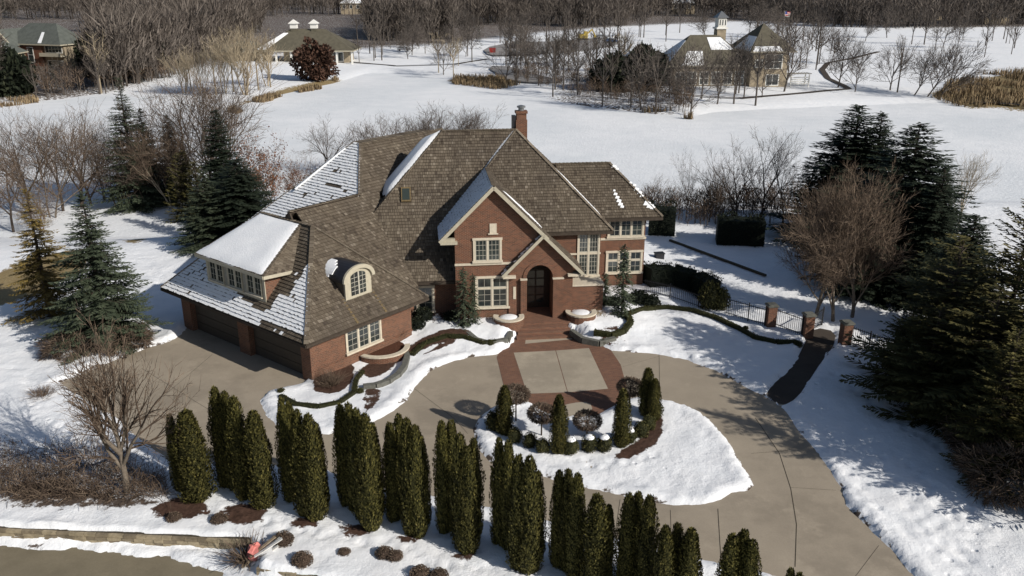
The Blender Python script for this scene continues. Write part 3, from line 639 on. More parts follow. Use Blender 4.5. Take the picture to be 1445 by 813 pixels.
# skylight
sk = MB(); sk.prism([MF(-8.15, 7.75)+Vector((0, 0, .02)), MF(-7.5, 7.75)+Vector((0, 0, .02)), MF(-7.5, 8.6)+Vector((0, 0, .02)), MF(-8.15, 8.6)+Vector((0, 0, .02))], [p+Vector((Vv[0]*-.14, Vv[1]*-.14, .1)) for p in (MF(-8.15, 7.75), MF(-7.5, 7.75), MF(-7.5, 8.6), MF(-8.15, 8.6))])
sko = sk.build('skylight', 'copper_flashing', house); g = MB(); o_ = Vector((Vv[0]*-.15, Vv[1]*-.15, .115)); g.poly([p+o_ for p in (MF(-8.07, 7.84), MF(-7.58, 7.84), MF(-7.58, 8.5), MF(-8.07, 8.5))]); g.build('pane', 'skylight_glass', sko)
def strip(p, q, w_, th=.07, n=14, side=Vector((0, 0, 0)), jag=.35):
    m_ = MB(); p, q = Vector(p), Vector(q); idx = []
    for i in range(n+1):
        t_ = i/n; c = p.lerp(q, t_); e = min(1, 5*min(t_, 1-t_))**.5; wv = side*w_*e*(1+jag*(R.random()-.5)); idx.append((c, c+wv*.5+Vector((0, 0, th*e)), c+wv))
    for (a, b, c), (a2, b2, c2) in zip(idx, idx[1:]): m_.poly([a, b, b2, a2]); m_.poly([b, c, c2, b2])
    return m_
# front hipped block B with gable G
pB = 6/5.45
BFp = lambda a, z: M(a, -(12-z)/pB, z)
rf = Roof(); zG = 6.2
rf.plane([BFp(.6, 6), BFp(6.0, 6), BFp(0, 12), BFp(-2.3, 9.7), BFp(-1.0, 8.0)])
rf.plane([M(6, -5.45, 6), M(6, 5, 6), M(0, 0, 12)], lambda p: 0)
gsn = lambda p: 1.
rf.plane([M(-5.75, -3.2, 6.25), M(-5.75, -7.5, 6.25), M(-2.25, -7.5, 9.75), M(-2.25, -2.05, 9.75)], gsn)
rf.plane([M(-5.75, 0, 6.25), M(-5.75, -3.2, 6.25), M(-2.25, -2.05, 9.75), M(0, 0, 12)], gsn)
rf.plane([M(1.25, -7.5, 6.25), M(1.25, -4.6, 6.25), M(-2.25, -2.05, 9.75), M(-2.25, -7.5, 9.75)], lambda p: 0)
caps(rf.s, M(-2.25, -7.45, 9.75), M(-2.25, -2.05, 9.75)); caps(rf.s, M(0, 0, 12), M(6, -5.45, 6)); caps(rf.s, M(0, 0, 12), M(-2.25, -2.05, 9.75), .16)
rf.fascia(BFp(1.3, 6), BFp(6, 6), .2); rf.fascia(M(6, -5.45, 6), M(6, 3, 6), .2)
rg = rf.build()
for sx in (-1, 1): mb = MB(); mb.beam(M(-2.25+sx*3.5, -7.52, 6.25-.12), M(-2.25, -7.52, 9.75-.10), .12, .22, up=Vector((Vv[0], Vv[1], 0)).cross((M(-2.25, 0, 9.75)-M(-2.25+sx*3.5, 0, 6.25)).normalized())); mb.build('bargeboard', 'cream_trim', house)
mb = MB(); mb.obox(M, -5.7, -4.6, -7.45, -7.0, 5.95, 6.12); mb.obox(M, -5.62, -4.74, -7.35, -7.0, 6.12, 6.3); mb.build('eave_return', 'cream_trim', house)
bk_ = strip(M(-.12, -.05, 12.02), M(-2.2, -2.0, 9.85), .85, .10, 16, Vector((-U[0]*.7, -U[1]*.7, -.71)), .2); bk_.build('snow_cover', 'snow', rg, smooth=True)
# snow lying along the right hip, along the gable's right slope and in patches
s_r = Vector((U[0]*.7, U[1]*.7, -.7)); k = .06
hb = lambda z, off=0.: M((12-z)+off, -(12-z)/pB, z-off)
st_ = strip(hb(9.9, .08)+Vector((0, 0, .08)), hb(6.6, .08)+Vector((0, 0, .08)), .95, .10, 16, Vector((U[0]*.5+Vv[0]*.55, U[1]*.5+Vv[1]*.55, -.45))); st_.build('snow_cover', 'snow', rg, smooth=True)
st_ = strip(M(-1.9, -7.3, 9.47), M(1.1, -7.3, 6.47), .0, 0); 
st_ = strip(BFp(-1.4, 8.9) if 0 else M(-1.55, -6.2, 9.12), M(1.15, -6.2, 6.42), .75, .07, 14, Vector((Vv[0], Vv[1], 0)), .5)
st_.build('snow_cover', 'snow', rg, smooth=True)
# wing C on the right
rf = Roof(); cz = 6.0
rf.plane([M(3.5, -2.4, cz), M(10.29, -2.4, cz), M(6.99, .9, 9.3), M(3.0, .9, 9.3)])
rf.plane([M(10.29, -2.4, cz), M(10.29, 4.2, cz), M(6.99, .9, 9.3)], expo=.3, wid=.3)
rf.plane([M(10.29, 4.2, cz), M(1, 4.2, cz), M(1, .9, 9.3), M(6.99, .9, 9.3)], expo=.4, wid=.5)
caps(rf.s, M(2.7, .9, 9.3), M(6.99, .9, 9.3)); caps(rf.s, M(6.99, .9, 9.3), M(10.29, -2.4, cz))
rf.fascia(M(5.5, -2.4, cz), M(10.29, -2.4, cz), .2); rf.fascia(M(10.29, -2.4, cz), M(10.29, 4.2, cz), .2)
rc = rf.build(); mb = MB()
def cpt(a, z): return M(a, -2.4+(z-6), z+.07)
for (a, z, w_) in ((8.35, 8.0, .12),(8.6,7.85,.14),(8.7,7.6,.2),(8.9,7.4,.2),(9.0,7.2,.16),(9.3,6.75,.3),(9.5,6.6,.3),(9.65,6.5,.22),(7.3,9.0,.2),(7.5,8.85,.14),(7.05,7.55,.1),(7.1,7.35,.16),(7.2,7.15,.18),(7.28,6.95,.2),(7.35,6.75,.2),(7.45,6.6,.15)):
    mb.prism([cpt(a-w_, z-w_*.3), cpt(a+w_*.6, z-w_*.5), cpt(a+w_, z+w_*.2), cpt(a-w_*.4, z+w_*.5)], [cpt(a-w_*.8, z-w_*.2)+Vector((0, 0, .05)), cpt(a+w_*.5, z-w_*.3)+Vector((0, 0, .05)), cpt(a+w_*.8, z+w_*.1)+Vector((0, 0, .05)), cpt(a-w_*.3, z+w_*.4)+Vector((0, 0, .05))])
mb.build('snow_cover', 'snow', rc, kind='stuff')
# --- main walls
mb = MB()
mb.obox(M, -9.5, -4.7, -5.95, 2, -.3, 3.2)                                     # low wall left of the gable
mb.build('wall', 'wall_brick', house, uv=True)
mb = MB(); mb.obox(M, -4.75, -.9, -6.9, 2, -.3, 6.2); mb.build('wall', 'wall_brick', house, uv=True)
mb = MB(); mb.obox(M, -.89, 5.28, -5.0, 2, -.3, 6.0); mb.build('wall', 'wall_brick', house, uv=True)
mb = MB(); mb.obox(M, 5.0, 9.25, -1.8, 3.6, -.3, 6.0); mb.build('wall', 'wall_brick', house, uv=True)
mb = MB(); mb.obox(M, -4.8, -1.0, -7.18, -7.1, 4.42, 4.56); mb.obox(M, -4.8, .3, -7.14, -7.1, 4.40, 4.42); mb.build('string_course', 'limestone', house)
mb = MB(); mb.obox(M, 5.29, 9.32, -1.88, -1.8, 4.22, 4.38); mb.obox(M, .8, 5.3, -5.06, -5.0, 4.22, 4.34); mb.build('string_course', 'limestone', house)
window(fM(-7.1), -3.45, -1.86, 4.72, 6.12, 2, 3, 4); window(fM(-7.1), -3.35, -1.4, 1.5, 3.5, 2, 2, 4, transom=2.8)
window(fM(-5.95), -8.3, -6.3, .95, 2.6, 2, 2, 3); window(fM(-1.8), 6.6, 9.0, 4.5, 5.75, 3, 2, 3); window(fM(-1.8), 6.55, 9.0, 1.75, 3.25, 3, 2, 4, transom=2.65)
window(fM(-5.0), 3.78, 5.1, 2.75, 5.8, 2, 3, 9, transom=4.35, surround=.12)
mb = MB(); mb.obox(M, -2.5, -2.05, -7.16, -7.1, 6.55, 7.2); mb.obox(M, -2.6, -1.95, -7.2, -7.1, 6.48, 6.55); mb.build('gable_vent', 'limestone', house)
# --- entry porch E
zp = .62; rf = Roof(); ec, eh, ez, ep = .95, 2.68, 3.8, 6.48
rf.plane([M(ec-eh, -4.5, ez), M(ec-eh, -7.55, ez), M(ec, -7.55, ep), M(ec, -4.5, ep)], lambda p: .5 if nsnow(p, 3) > .5 else .1)
rf.plane([M(ec+eh, -7.55, ez), M(ec+eh, -4.5, ez), M(ec, -4.5, ep), M(ec, -7.55, ep)])
caps(rf.s, M(ec, -7.5, ep), M(ec, -4.5, ep)); re_ = rf.build()
for sx in (-1, 1): mb = MB(); mb.beam(M(ec+sx*eh, -7.57, ez-.12), M(ec, -7.57, ep-.10), .12, .20, up=Vector((Vv[0], Vv[1], 0)).cross((M(ec, 0, ep)-M(ec+sx*eh, 0, ez)).normalized())); mb.build('bargeboard', 'cream_trim', house)
mb = MB(); mb.obox(M, ec-eh+.05, ec-eh+.9, -7.5, -7.1, ez-.28, ez-.12); mb.obox(M, ec+eh-1.0, ec+eh-.05, -7.5, -6.7, ez-.28, ez-.12); mb.build('eave_return', 'limestone', house)
# wall with arched opening
ax, awr, spring = .78, .86, 3.45
arch_wall_pts = [(-4.76, -.3), (-1.0, -.3), (-1.0, 4.3), (.95, 6.2), (1.0, 6.33), (-2.25, 9.58), (-4.76, 7.1)]
out = [(-1.28, 0), (ax-awr, 0)]+[(ax-awr*math.cos(math.pi*k/16), spring+awr*math.sin(math.pi*k/16)) for k in range(17)]+[(ax+awr, 0), (3.0, 0), (3.0, ez+.35), (ec, ep-.15), (-1.28, ez+.35)]
def arch_wall(o, b0, b1, name, mat):
    bm = bmesh.new(); vs = [bm.verts.new(M(a, b0, z)) for a, z in o]; f = bm.faces.new(vs)
    r = bmesh.ops.extrude_face_region(bm, geom=[f]); dv = M(0, b1, 0)-M(0, b0, 0)
    bmesh.ops.translate(bm, verts=[e for e in r['geom'] if isinstance(e, bmesh.types.BMVert)], vec=dv); bmesh.ops.recalc_face_normals(bm, faces=bm.faces)
    bmesh.ops.triangulate(bm, faces=[f_ for f_ in bm.faces if len(f_.verts) > 4])
    m_ = MB(); bm.verts.ensure_lookup_table(); m_.v = [tuple(v_.co) for v_ in bm.verts]; m_.f = [tuple(v_.index for v_ in f_.verts) for f_ in bm.faces]; m_.r = [.5]*len(m_.f); m_.m = [0]*len(m_.f); bm.free()
    return m_.build(name, mat, house, uv=True)
arch_wall(out, -7.2, -6.5, 'porch_wall', 'wall_brick'); arch_wall(arch_wall_pts, -7.1, -6.85, 'wall', 'wall_brick')
mb = MB(); mb.obox(M, -1.28, -.15, -6.5, -5.0, 0, 3.6); mb.obox(M, 1.75, 3.0, -6.5, -4.9, 0, 3.6); mb.obox(M, 2.9, 5.2, -6.7, -4.9, 0, 2.55)
mb.obox(M, -.5, -.09, -7.42, -7.2, 0, 3.35); mb.obox(M, 1.66, 2.35, -7.42, -7.2, 0, 3.35)
mb.build('porch_pier', 'wall_brick', house, uv=True)
# raised arch ring, proud of the wall
m_ = MB()
for k in range(16):
    t0, t1 = math.pi*k/16, math.pi*(k+1)/16; pt = lambda t_, r_, b: M(ax-r_*math.cos(t_), b, spring+r_*math.sin(t_))
    m_.prism([pt(t0, .87, -7.26), pt(t1, .87, -7.26), pt(t1, .87, -7.2), pt(t0, .87, -7.2)], [pt(t0, 1.12, -7.26), pt(t1, 1.12, -7.26), pt(t1, 1.12, -7.2), pt(t0, 1.12, -7.2)])
m_.build('arch_ring', 'wall_brick', house, uv=True)
for c__ in ((2.8, 5.26, -6.78, -4.95, 2.55, 2.66), (1.62, 2.38, -7.45, -7.2, 3.35, 3.42), (-.53, -.07, -7.45, -7.2, 3.35, 3.42)): mb = MB(); mb.obox(M, *c__); mb.build('coping', 'limestone', house)
mb = MB(); mb.obox(M, -.2, 1.8, -5.35, -5.2, zp, 4.6); dr = mb.build('front_door', 'door_wood', house)
for s_ in (0, 1):
    for r in range(4):
        mb = MB(); x0 = .2+s_*.62; mb.obox(M, x0, x0+.5, -5.375, -5.35, 1.0+r*.6, 1.5+r*.6); mb.build('pane', 'window_glass', dr)
mb = MB(); mb.obox(M, -.1, 1.68, -5.42, -5.35, 3.38, 3.46)
for k in range(1, 8): t_ = math.pi*k/8; mb.beam(M(ax, -5.38, 3.46), M(ax-.85*math.cos(t_), -5.38, 3.46+.85*math.sin(t_)), .03, .03)
mb.build('fanlight_bar', 'garage_door', dr)
mb = MB(); mb.obox(M, -.98, -.80, -7.24, -7.2, 2.0, 2.85); mb.build('house_number_plaque', 'limestone', house)
# porch floor and broad brick steps
mb = MB(); mb.obox(M, -1.2, 2.9, -8.2, -5.3, .02, zp); mb.build('porch_floor', 'paving_brick', house, uv=True)
for i, (dep, z) in enumerate(((8.65, .47), (9.1, .32), (9.55, .17))):
    mb = MB(); mb.obox(M, -.75-i*.12, 2.5+i*.15, -dep, -8.2, .005, z); mb.build('step', 'paving_brick', house, uv=True)
# chimney
mb = MB(); mb.obox(M, .05, .85, .3, 1.0, 10.3, 12.6); mb.obox(M, .10, .80, .35, .95, 12.6, 13.05); mb.obox(M, .03, .87, .28, 1.02, 13.05, 13.22); ch = mb.build('chimney', 'wall_brick', house, uv=True)
mb = MB(); mb.obox(M, -.22, .04, .4, .9, 11.2, 12.9); mb.build('flue', 'dark_metal', ch)
mb = MB(); c_ = M(.45, .65, 0); mb.lathe(c_.x, c_.y, [(.2, 13.22), (.2, 13.42), (.3, 13.44), (.3, 13.55), (.05, 13.62)], 10); mb.build('chimney_cap', 'grey_metal', ch)
# curved brick planters with limestone copings
def planter(label, cx, cy, r, h, t0, t1, zb=0, snow=True):
    t = thing('brick_planter', label, 'planter', (cx, cy, zb), 'curved brick planters along the house front', world=True)
    w_ = MB(); c = MB(); n = 14
    for k in range(n):
        a0, a1 = t0+(t1-t0)*k/n, t0+(t1-t0)*(k+1)/n; pt = lambda a, rr, z: (cx+rr*math.cos(a), cy+rr*math.sin(a), z)
        w_.prism([pt(a0, r-.22, zb-.2), pt(a1, r-.22, zb-.2), pt(a1, r, zb-.2), pt(a0, r, zb-.2)], [pt(a0, r-.22, zb+h), pt(a1, r-.22, zb+h), pt(a1, r, zb+h), pt(a0, r, zb+h)])
        c.prism([pt(a0, r-.28, zb+h), pt(a1, r-.28, zb+h), pt(a1, r+.05, zb+h), pt(a0, r+.05, zb+h)], [pt(a0, r-.28, zb+h+.09), pt(a1, r-.28, zb+h+.09), pt(a1, r+.05, zb+h+.09), pt(a0, r+.05, zb+h+.09)])
    w_.build('wall', 'wall_brick', t, uv=True); c.build('coping', 'limestone', t)
    s_ = MB(); m2 = MB()
    m2.v = []; s_.poly([(cx+(r-.2)*math.cos(2*math.pi*k/20), cy+(r-.2)*math.sin(2*math.pi*k/20), zb+h-.12) for k in range(20)]); s_.build('soil', 'mulch', t)
    if snow:
        s_ = MB(); s_.lathe(cx, cy, [((r-.27)*1.0, zb+h-.11), ((r-.3)*.9, zb+h-.02), ((r-.3)*.5, zb+h+.06), (.03, zb+h+.08)], 16); s_.build('snow_cover', 'snow', t, smooth=True, kind='stuff')
    return t
q = M(-1.35, -7.9, 0); planter('round brick planter with stone coping and dry grass left of the entrance', q.x, q.y, .98, .85, math.radians(165), math.radians(380), .15)
q = M(3.55, -7.6, 0); planter('snow-filled round brick planter right of the entrance', q.x, q.y, 1.0, .85, math.radians(165), math.radians(380), .15)
q = G(1.3, -4.1, 0); planter('low curved brick planter below the triple window of the garage wing', q.x, q.y, 1.75, .42, math.radians(235), math.radians(372), 0, False)
# ================================================================ vegetation builders (all return meshes in local coordinates, base at the origin)
class Q:
    """fast collector of triangles/quads with numpy at the end"""
    def __init__(s): s.v = []; s.f = []; s.r = []
    def quad(s, a, b, c, d_, r): n = len(s.v); s.v += [a, b, c, d_]; s.f.append((n, n+1, n+2, n+3)); s.r.append(r)
    def tri(s, a, b, c, r): n = len(s.v); s.v += [a, b, c]; s.f.append((n, n+1, n+2)); s.r.append(r)
    def mesh(s, name, mat):
        me = bpy.data.meshes.new(name); me.from_pydata(s.v, [], s.f); me.materials.append(MATS[mat])
        a = me.attributes.new('rnd', 'FLOAT', 'FACE'); a.data.foreach_set('value', np.clip(np.array(s.r, np.float32), 0, 1)); me.update(); return me
def rv(): 
    z = R.uniform(-1, 1); t = R.uniform(0, 2*math.pi); k = math.sqrt(1-z*z); return Vector((k*math.cos(t), k*math.sin(t), z))
def leaf(q, p, ax, side, L_, W_, r):
    a = p-side*(W_*.5); b = p+side*(W_*.5); q.quad(tuple(p), tuple(p+ax*(L_*.5)-side*(W_*.5)), tuple(p+ax*L_), tuple(p+ax*(L_*.5)+side*(W_*.5)), r)
def arborvitae(seed, n=5600, wob=.16, lf=.088, full=.55):
    """1 m high, radius about .13: scaled when placed"""
    R.seed(seed); q = Q(); ph = [R.uniform(0, 6.28) for _ in range(6)]
    H_ = 4.0
    def rad(t, a):
        b = .50*(min(1, (t+.04)/.14)**.45)*(1-max(0, (t-.60)/.42))**.55 if t < .995 else 0
        return b*(1+wob*(.5*math.sin(2*a+ph[0]+3*t)+.5*math.sin(3*a+ph[1]-7*t)+.45*math.sin(5*a+ph[2]+11*t)+.35*math.sin(7*a+ph[3]+23*t)))
    for i in range(n):
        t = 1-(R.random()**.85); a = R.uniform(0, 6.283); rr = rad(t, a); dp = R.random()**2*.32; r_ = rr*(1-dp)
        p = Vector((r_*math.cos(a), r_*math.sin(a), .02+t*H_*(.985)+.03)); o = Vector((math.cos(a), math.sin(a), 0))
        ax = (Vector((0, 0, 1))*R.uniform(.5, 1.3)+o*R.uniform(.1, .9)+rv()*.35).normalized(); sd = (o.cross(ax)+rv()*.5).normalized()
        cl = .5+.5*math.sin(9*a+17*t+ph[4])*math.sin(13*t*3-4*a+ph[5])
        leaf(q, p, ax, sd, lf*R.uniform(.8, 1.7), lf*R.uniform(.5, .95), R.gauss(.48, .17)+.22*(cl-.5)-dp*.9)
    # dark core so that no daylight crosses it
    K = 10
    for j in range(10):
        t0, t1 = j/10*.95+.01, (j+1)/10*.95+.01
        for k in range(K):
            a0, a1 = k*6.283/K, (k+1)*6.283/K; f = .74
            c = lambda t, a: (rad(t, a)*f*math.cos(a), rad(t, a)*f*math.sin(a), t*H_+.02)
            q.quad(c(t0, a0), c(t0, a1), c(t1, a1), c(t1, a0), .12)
    return q.mesh('crown', 'arborvitae_leaf')
def globe(seed, mat, n=900, lf=.09, squash=1., core=True, lo=.0, nm='crown', rough=.1, thin=1.):
    R.seed(seed); q = Q(); 
    for i in range(n):
        d_ = rv(); r_ = 1-R.random()**2*.28; r_ *= 1+rough*math.sin(4*d_.x+3*d_.z+seed)*math.cos(5*d_.y)
        p = Vector((d_.x, d_.y, d_.z*squash))*r_*.5+Vector((0, 0, .5*squash)); ax = (d_+rv()*.9).normalized(); sd = ax.cross(rv()).normalized()
        leaf(q, p, ax, sd, lf*R.uniform(.7, 1.4), lf*R.uniform(.5, 1)*thin, R.gauss(.5, .22))
    if core:
        for j in range(8):
            for k in range(12):
                def c(j, k): th = math.pi*j/8; a = k*math.pi/6; return (.42*math.sin(th)*math.cos(a), .42*math.sin(th)*math.sin(a), (.5-.42*math.cos(th))*squash)
                q.quad(c(j, k), c(j, k+1), c(j+1, k+1), c(j+1, k), .1)
    return q.mesh(nm, mat)
def conifer(seed, mat, Ht=10., Rb=2.2, whorl=26, per=9, droop=.25, lf=.30, start=.04, top=.9, dens=1., irreg=.25, open_=0., upt=.35):
    R.seed(seed); q = Q(); tr = MB(); tr.tube((0, 0, -.3), (0, 0, Ht*.55), Ht*.016, Ht*.009, 7, caps=False); tr.tube((0, 0, Ht*.55), (0, 0, Ht*.99), Ht*.009, .01, 5)
    for wi in range(whorl):
        t = start+(1-start)*(wi/whorl)**.92; zb = t*Ht; rl = Rb*(1-t)**top*min(1, .62+t*4)
        for k in range(per if t < .8 else max(4, per-3)):
            if R.random() < open_: continue
            a = R.uniform(0, 6.283); L_ = max(.18, rl*R.uniform(1-irreg, 1+irreg*.7)); z = zb+R.uniform(-.5, .5)*Ht/whorl
            o = Vector((math.cos(a), math.sin(a), 0)); sd = Vector((-o.y, o.x, 0)); up0 = upt*(t-.25)
            n_ = max(3, int(L_/(lf*.42)*dens)); prev = Vector((0, 0, z))
            def pt(u): return Vector((0, 0, z))+o*(L_*u)+Vector((0, 0, L_*(up0*u-droop*u*u+.12*u**3)))
            tr.tube(pt(0), pt(.55), .02+L_*.008, .012, 3)
            for i in range(n_):
                u = (i+.6)/n_*.98+.02; 
                if u < .18 and R.random() < .6: continue
                p = pt(u); fw = (pt(min(1, u+.05))-pt(u-.05)).normalized(); wdt = L_*.34*(1-u)**.7*(.35+min(1, u*2.4)*.65)+lf*.35
                for sgn in (-1, 1):
                    ax = (sd*sgn*R.uniform(.6, 1.1)+fw*R.uniform(.5, 1.1)+Vector((0, 0, R.uniform(-.55, .12)))).normalized()
                    ln = max(lf*.7, wdt*R.uniform(.7, 1.25)); nrm = (Vector((0, 0, 1))+rv()*.55).cross(ax).normalized()
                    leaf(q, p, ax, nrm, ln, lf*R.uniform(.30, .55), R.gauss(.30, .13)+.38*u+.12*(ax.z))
            p = pt(.97); leaf(q, p, (o+Vector((0, 0, .1))).normalized(), sd, lf*1.1, lf*.5, .75)
    for k in range(8): leaf(q, Vector((0, 0, Ht*.965)), (Vector((0, 0, 1))+rv()*.35).normalized(), rv(), lf*1.2, lf*.4, .6)
    return tr.mesh('trunk', 'bark_dark'), q.mesh('crown', mat)
def bare(seed, Ht=10., spread=.5, mat='bark_grey', levels=5, tw=.011, r0=None, fork=.28, stems=1, nchild=3, up=.35, twig_mat=None, lean=(0, 0), curve=.16, twigs=1.0, fl=.4, dropz=0.):
    """trunk object = stems and limbs; crown object = branches and twigs"""
    R.seed(seed); T_ = MB(); q = Q(); r0 = r0 or Ht*.013
    def grow(p, d_, L_, r, lv):
        n = 4 if lv < 2 else (3 if lv < levels else 2); pts = [p]; dd = d_.copy()
        for i in range(n):
            dd = (dd+rv()*curve+Vector((0, 0, up*.12*(1 if lv > 0 else .3)-dropz*lv*.06))).normalized(); pts.append(pts[-1]+dd*(L_/n))
        for i in range(n):
            ra, rb_ = r*(1-.5*i/n), r*(1-.5*(i+1)/n)
            if lv >= levels: rb_ = r*(1-(i+1)/n*.8); 
            if lv <= 1: T_.tube(pts[i], pts[i+1], ra, rb_, 6 if lv == 0 else 5)
            else:
                a, b = pts[i], pts[i+1]; dn = (b-a).normalized(); s1 = dn.orthogonal().normalized(); s2 = dn.cross(s1)
                if lv <= 3:
                    for k in range(3):
                        x0 = s1*math.cos(k*2.094)+s2*math.sin(k*2.094); x1 = s1*math.cos((k+1)*2.094)+s2*math.sin((k+1)*2.094)
                        q.quad(tuple(a+x0*ra), tuple(a+x1*ra), tuple(b+x1*rb_), tuple(b+x0*rb_), R.uniform(.2, .7))
                else:
                    th = R.uniform(0, 3.14); x = s1*math.cos(th)+s2*math.sin(th); q.quad(tuple(a-x*ra), tuple(a+x*ra), tuple(b+x*rb_), tuple(b-x*rb_), R.uniform(.3, 1))
        if lv >= levels: return
        nc = nchild if lv else nchild+1
        if lv >= 2: nc = max(2, round(nc*twigs))
        for c in range(nc):
            u = fork+(1-fork)*(c+.7*R.random())/nc if lv == 0 else .25+.75*(c+.8*R.random())/nc
            i = min(n-1, int(u*n)); f = u*n-i; pp = pts[i].lerp(pts[i+1], min(1, f)); s1 = dd.orthogonal().normalized(); s2 = dd.cross(s1); a = R.uniform(0, 6.283) if lv else (c*2.4+R.uniform(-.5, .5))
            nd = (dd*(1-spread*R.uniform(.6, 1.1))+(s1*math.cos(a)+s2*math.sin(a))*spread*R.uniform(.8, 1.3)).normalized()
            grow(pp, nd, L_*R.uniform(.55, .82)*(1.1 if lv == 0 else 1), max(tw, r*R.uniform(.42, .62)), lv+1)
        if lv <= 3: grow(pts[-1], (dd+rv()*.2).normalized(), L_*.7, max(tw, r*.5), lv+1)
    for s_ in range(stems):
        a = s_*6.283/max(1, stems)+R.uniform(-.4, .4); ln = 0 if stems == 1 else R.uniform(.12, .32)
        d0 = Vector((math.cos(a)*ln+lean[0], math.sin(a)*ln+lean[1], 1)).normalized(); p0 = Vector((math.cos(a), math.sin(a), 0))*(.0 if stems == 1 else r0*1.3)
        grow(p0-Vector((0, 0, .3)), d0, Ht*fl*R.uniform(.85, 1.1), r0*(1 if stems == 1 else .7), 0)
    zmax = max([v_[2] for v_ in q.v]); k = Ht/zmax
    T_.v = [(a*k, b*k, c*k) for a, b, c in T_.v]; q.v = [(a*k, b*k, c*k) for a, b, c in q.v]
    return T_.mesh('trunk', mat, smooth=True), q.mesh('crown', twig_mat or ('dry_twig'))
def proto(trunk, crown, Ht): return dict(t=trunk, c=crown, h=Ht)
def plant(pr, name, label, cat, x, y, z, h, rz=None, group=None, wid=1., crown_nm='crown', trunk_nm='trunk'):
    s_ = h/pr['h']; o = bpy.data.objects.new(name, None); COL.objects.link(o); o.location = (x, y, z); o.scale = (s_*wid, s_*wid, s_); o.rotation_euler = (0, 0, R.uniform(0, 6.28) if rz is None else rz); o.empty_display_size = .3
    tag(o, label, cat, group)
    for nm, me in ((trunk_nm, pr['t']), (crown_nm, pr['c'])):
        if me is not None: c = bpy.data.objects.new(nm, me); COL.objects.link(c); c.parent = o
    return o
def single(me, name, label, cat, x, y, z, scl, rz=None, group=None):
    o = bpy.data.objects.new(name, me); COL.objects.link(o); o.location = (x, y, z); o.scale = scl if hasattr(scl, '__len__') else (scl,)*3; o.rotation_euler = (0, 0, R.uniform(0, 6.28) if rz is None else rz)
    return tag(o, label, cat, group)
# ================================================================ row of arborvitae along the drive
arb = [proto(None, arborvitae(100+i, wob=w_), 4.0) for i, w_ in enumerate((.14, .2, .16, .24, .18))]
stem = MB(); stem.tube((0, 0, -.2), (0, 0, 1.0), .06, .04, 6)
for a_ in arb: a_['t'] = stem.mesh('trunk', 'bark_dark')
def at_arb(xt, yt, hwpx, xb, yb): return (xt, yt, hwpx, xb, yb)
# clump: (x top, y top, half width px, y base)
ordn = 'first second third fourth fifth sixth seventh eighth ninth tenth eleventh'.split()
clumps = [
 [(236,588,9,694),(258,583,20,706)],
 [(299,550,12,688),(313,556,11,692),(326,563,13,706),(354,584,17,716)],
 [(394,566,11,708),(405,572,11,702),(416,582,13,728),(432,588,14,734),(444,600,9,716)],
 [(477,574,11,714),(489,572,11,722),(500,580,12,736),(513,588,14,748),(524,600,9,730)],
 [(548,600,11,736),(561,588,11,732),(572,594,12,754),(584,604,13,757),(593,618,9,742)],
 [(622,598,11,752),(636,597,11,750),(648,616,13,776),(658,634,13,781),(668,622,10,758)],
 [(704,622,11,770),(717,626,12,776),(732,646,13,804),(748,648,15,809),(760,668,9,790)],
 [(790,668,11,800),(803,666,11,806),(816,672,12,820),(844,702,17,838),(860,716,10,826)],
 [(889,700,12,834),(902,698,12,830),(918,704,14,846),(941,746,14,880),(958,742,11,868),(977,750,16,880)],
 [(1036,758,15,884),(1052,752,15,880),(1064,766,13,890)],
 [(1118,806,10,930),(1130,812,10,936)]]
bxo = [0, 2, 2, 0, 1, 1]
for ci, cl in enumerate(clumps):
    for k, (xt, yt, hwp, yb) in enumerate(cl):
        lean_ = (xt-722)*(-.055)*(yb-yt)/160; xb = xt-(xt-722.)*.045*((yb-yt)/120.)
        x, y, z = gp(xb, yb); h = top_z(x, y, yt)-z+.12; dep = y*math.cos(PITCH)+(CAM_H-1.5)*math.sin(PITCH); rad_ = hwp*dep/FOC*1.12
        nk = len(cl); pos_ = 'leftmost' if k == 0 else ('rightmost' if k == nk-1 else ('second from its left' if k == 1 else ('middle column' if k == 2 and nk == 5 else f'{ordn[k]} from its left')))
        lb = f'columnar arborvitae, {pos_}, {ordn[ci]} clump of the row from the left'
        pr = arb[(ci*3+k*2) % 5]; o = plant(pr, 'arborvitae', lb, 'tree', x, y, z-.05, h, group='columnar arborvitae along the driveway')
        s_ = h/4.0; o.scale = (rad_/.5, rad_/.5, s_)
# ================================================================ island planting
def top_h(x, y, z, py): return top_z(x, y, py)-z
isl = [(712,545,11,614,'leftmost of the small cone evergreens on the island'),(788,558,10,641,'second small cone evergreen from the left on the island'),(876,550,11,631,'small cone evergreen left of the dark mulch crescent'),
       (911,520,10,588,'tallest cone evergreen at the right rear of the island'),(921,535,9,595,'shorter cone evergreen at the right edge of the island planting')]
for i, (xt, yt, hwp, yb, lb) in enumerate(isl):
    x, y, z = gp(xt, yb); h = top_h(x, y, z, yt); o = plant(arb[i % 5], 'cone_arborvitae', lb, 'tree', x, y, z, h, group='cone evergreens on the island'); r_ = hwp*46/FOC; o.scale = (r_/.5, r_/.5, h/4)
boxm = [globe(200+i, 'box_leaf', 900, .085, 1.12) for i in range(3)]; capm = MB(); capm.lathe(0, 0, [(.34, .98), (.26, 1.10), (.10, 1.15), (.02, 1.16)], 10)
capme = capm.mesh('snow_cap', 'snow', smooth=True)
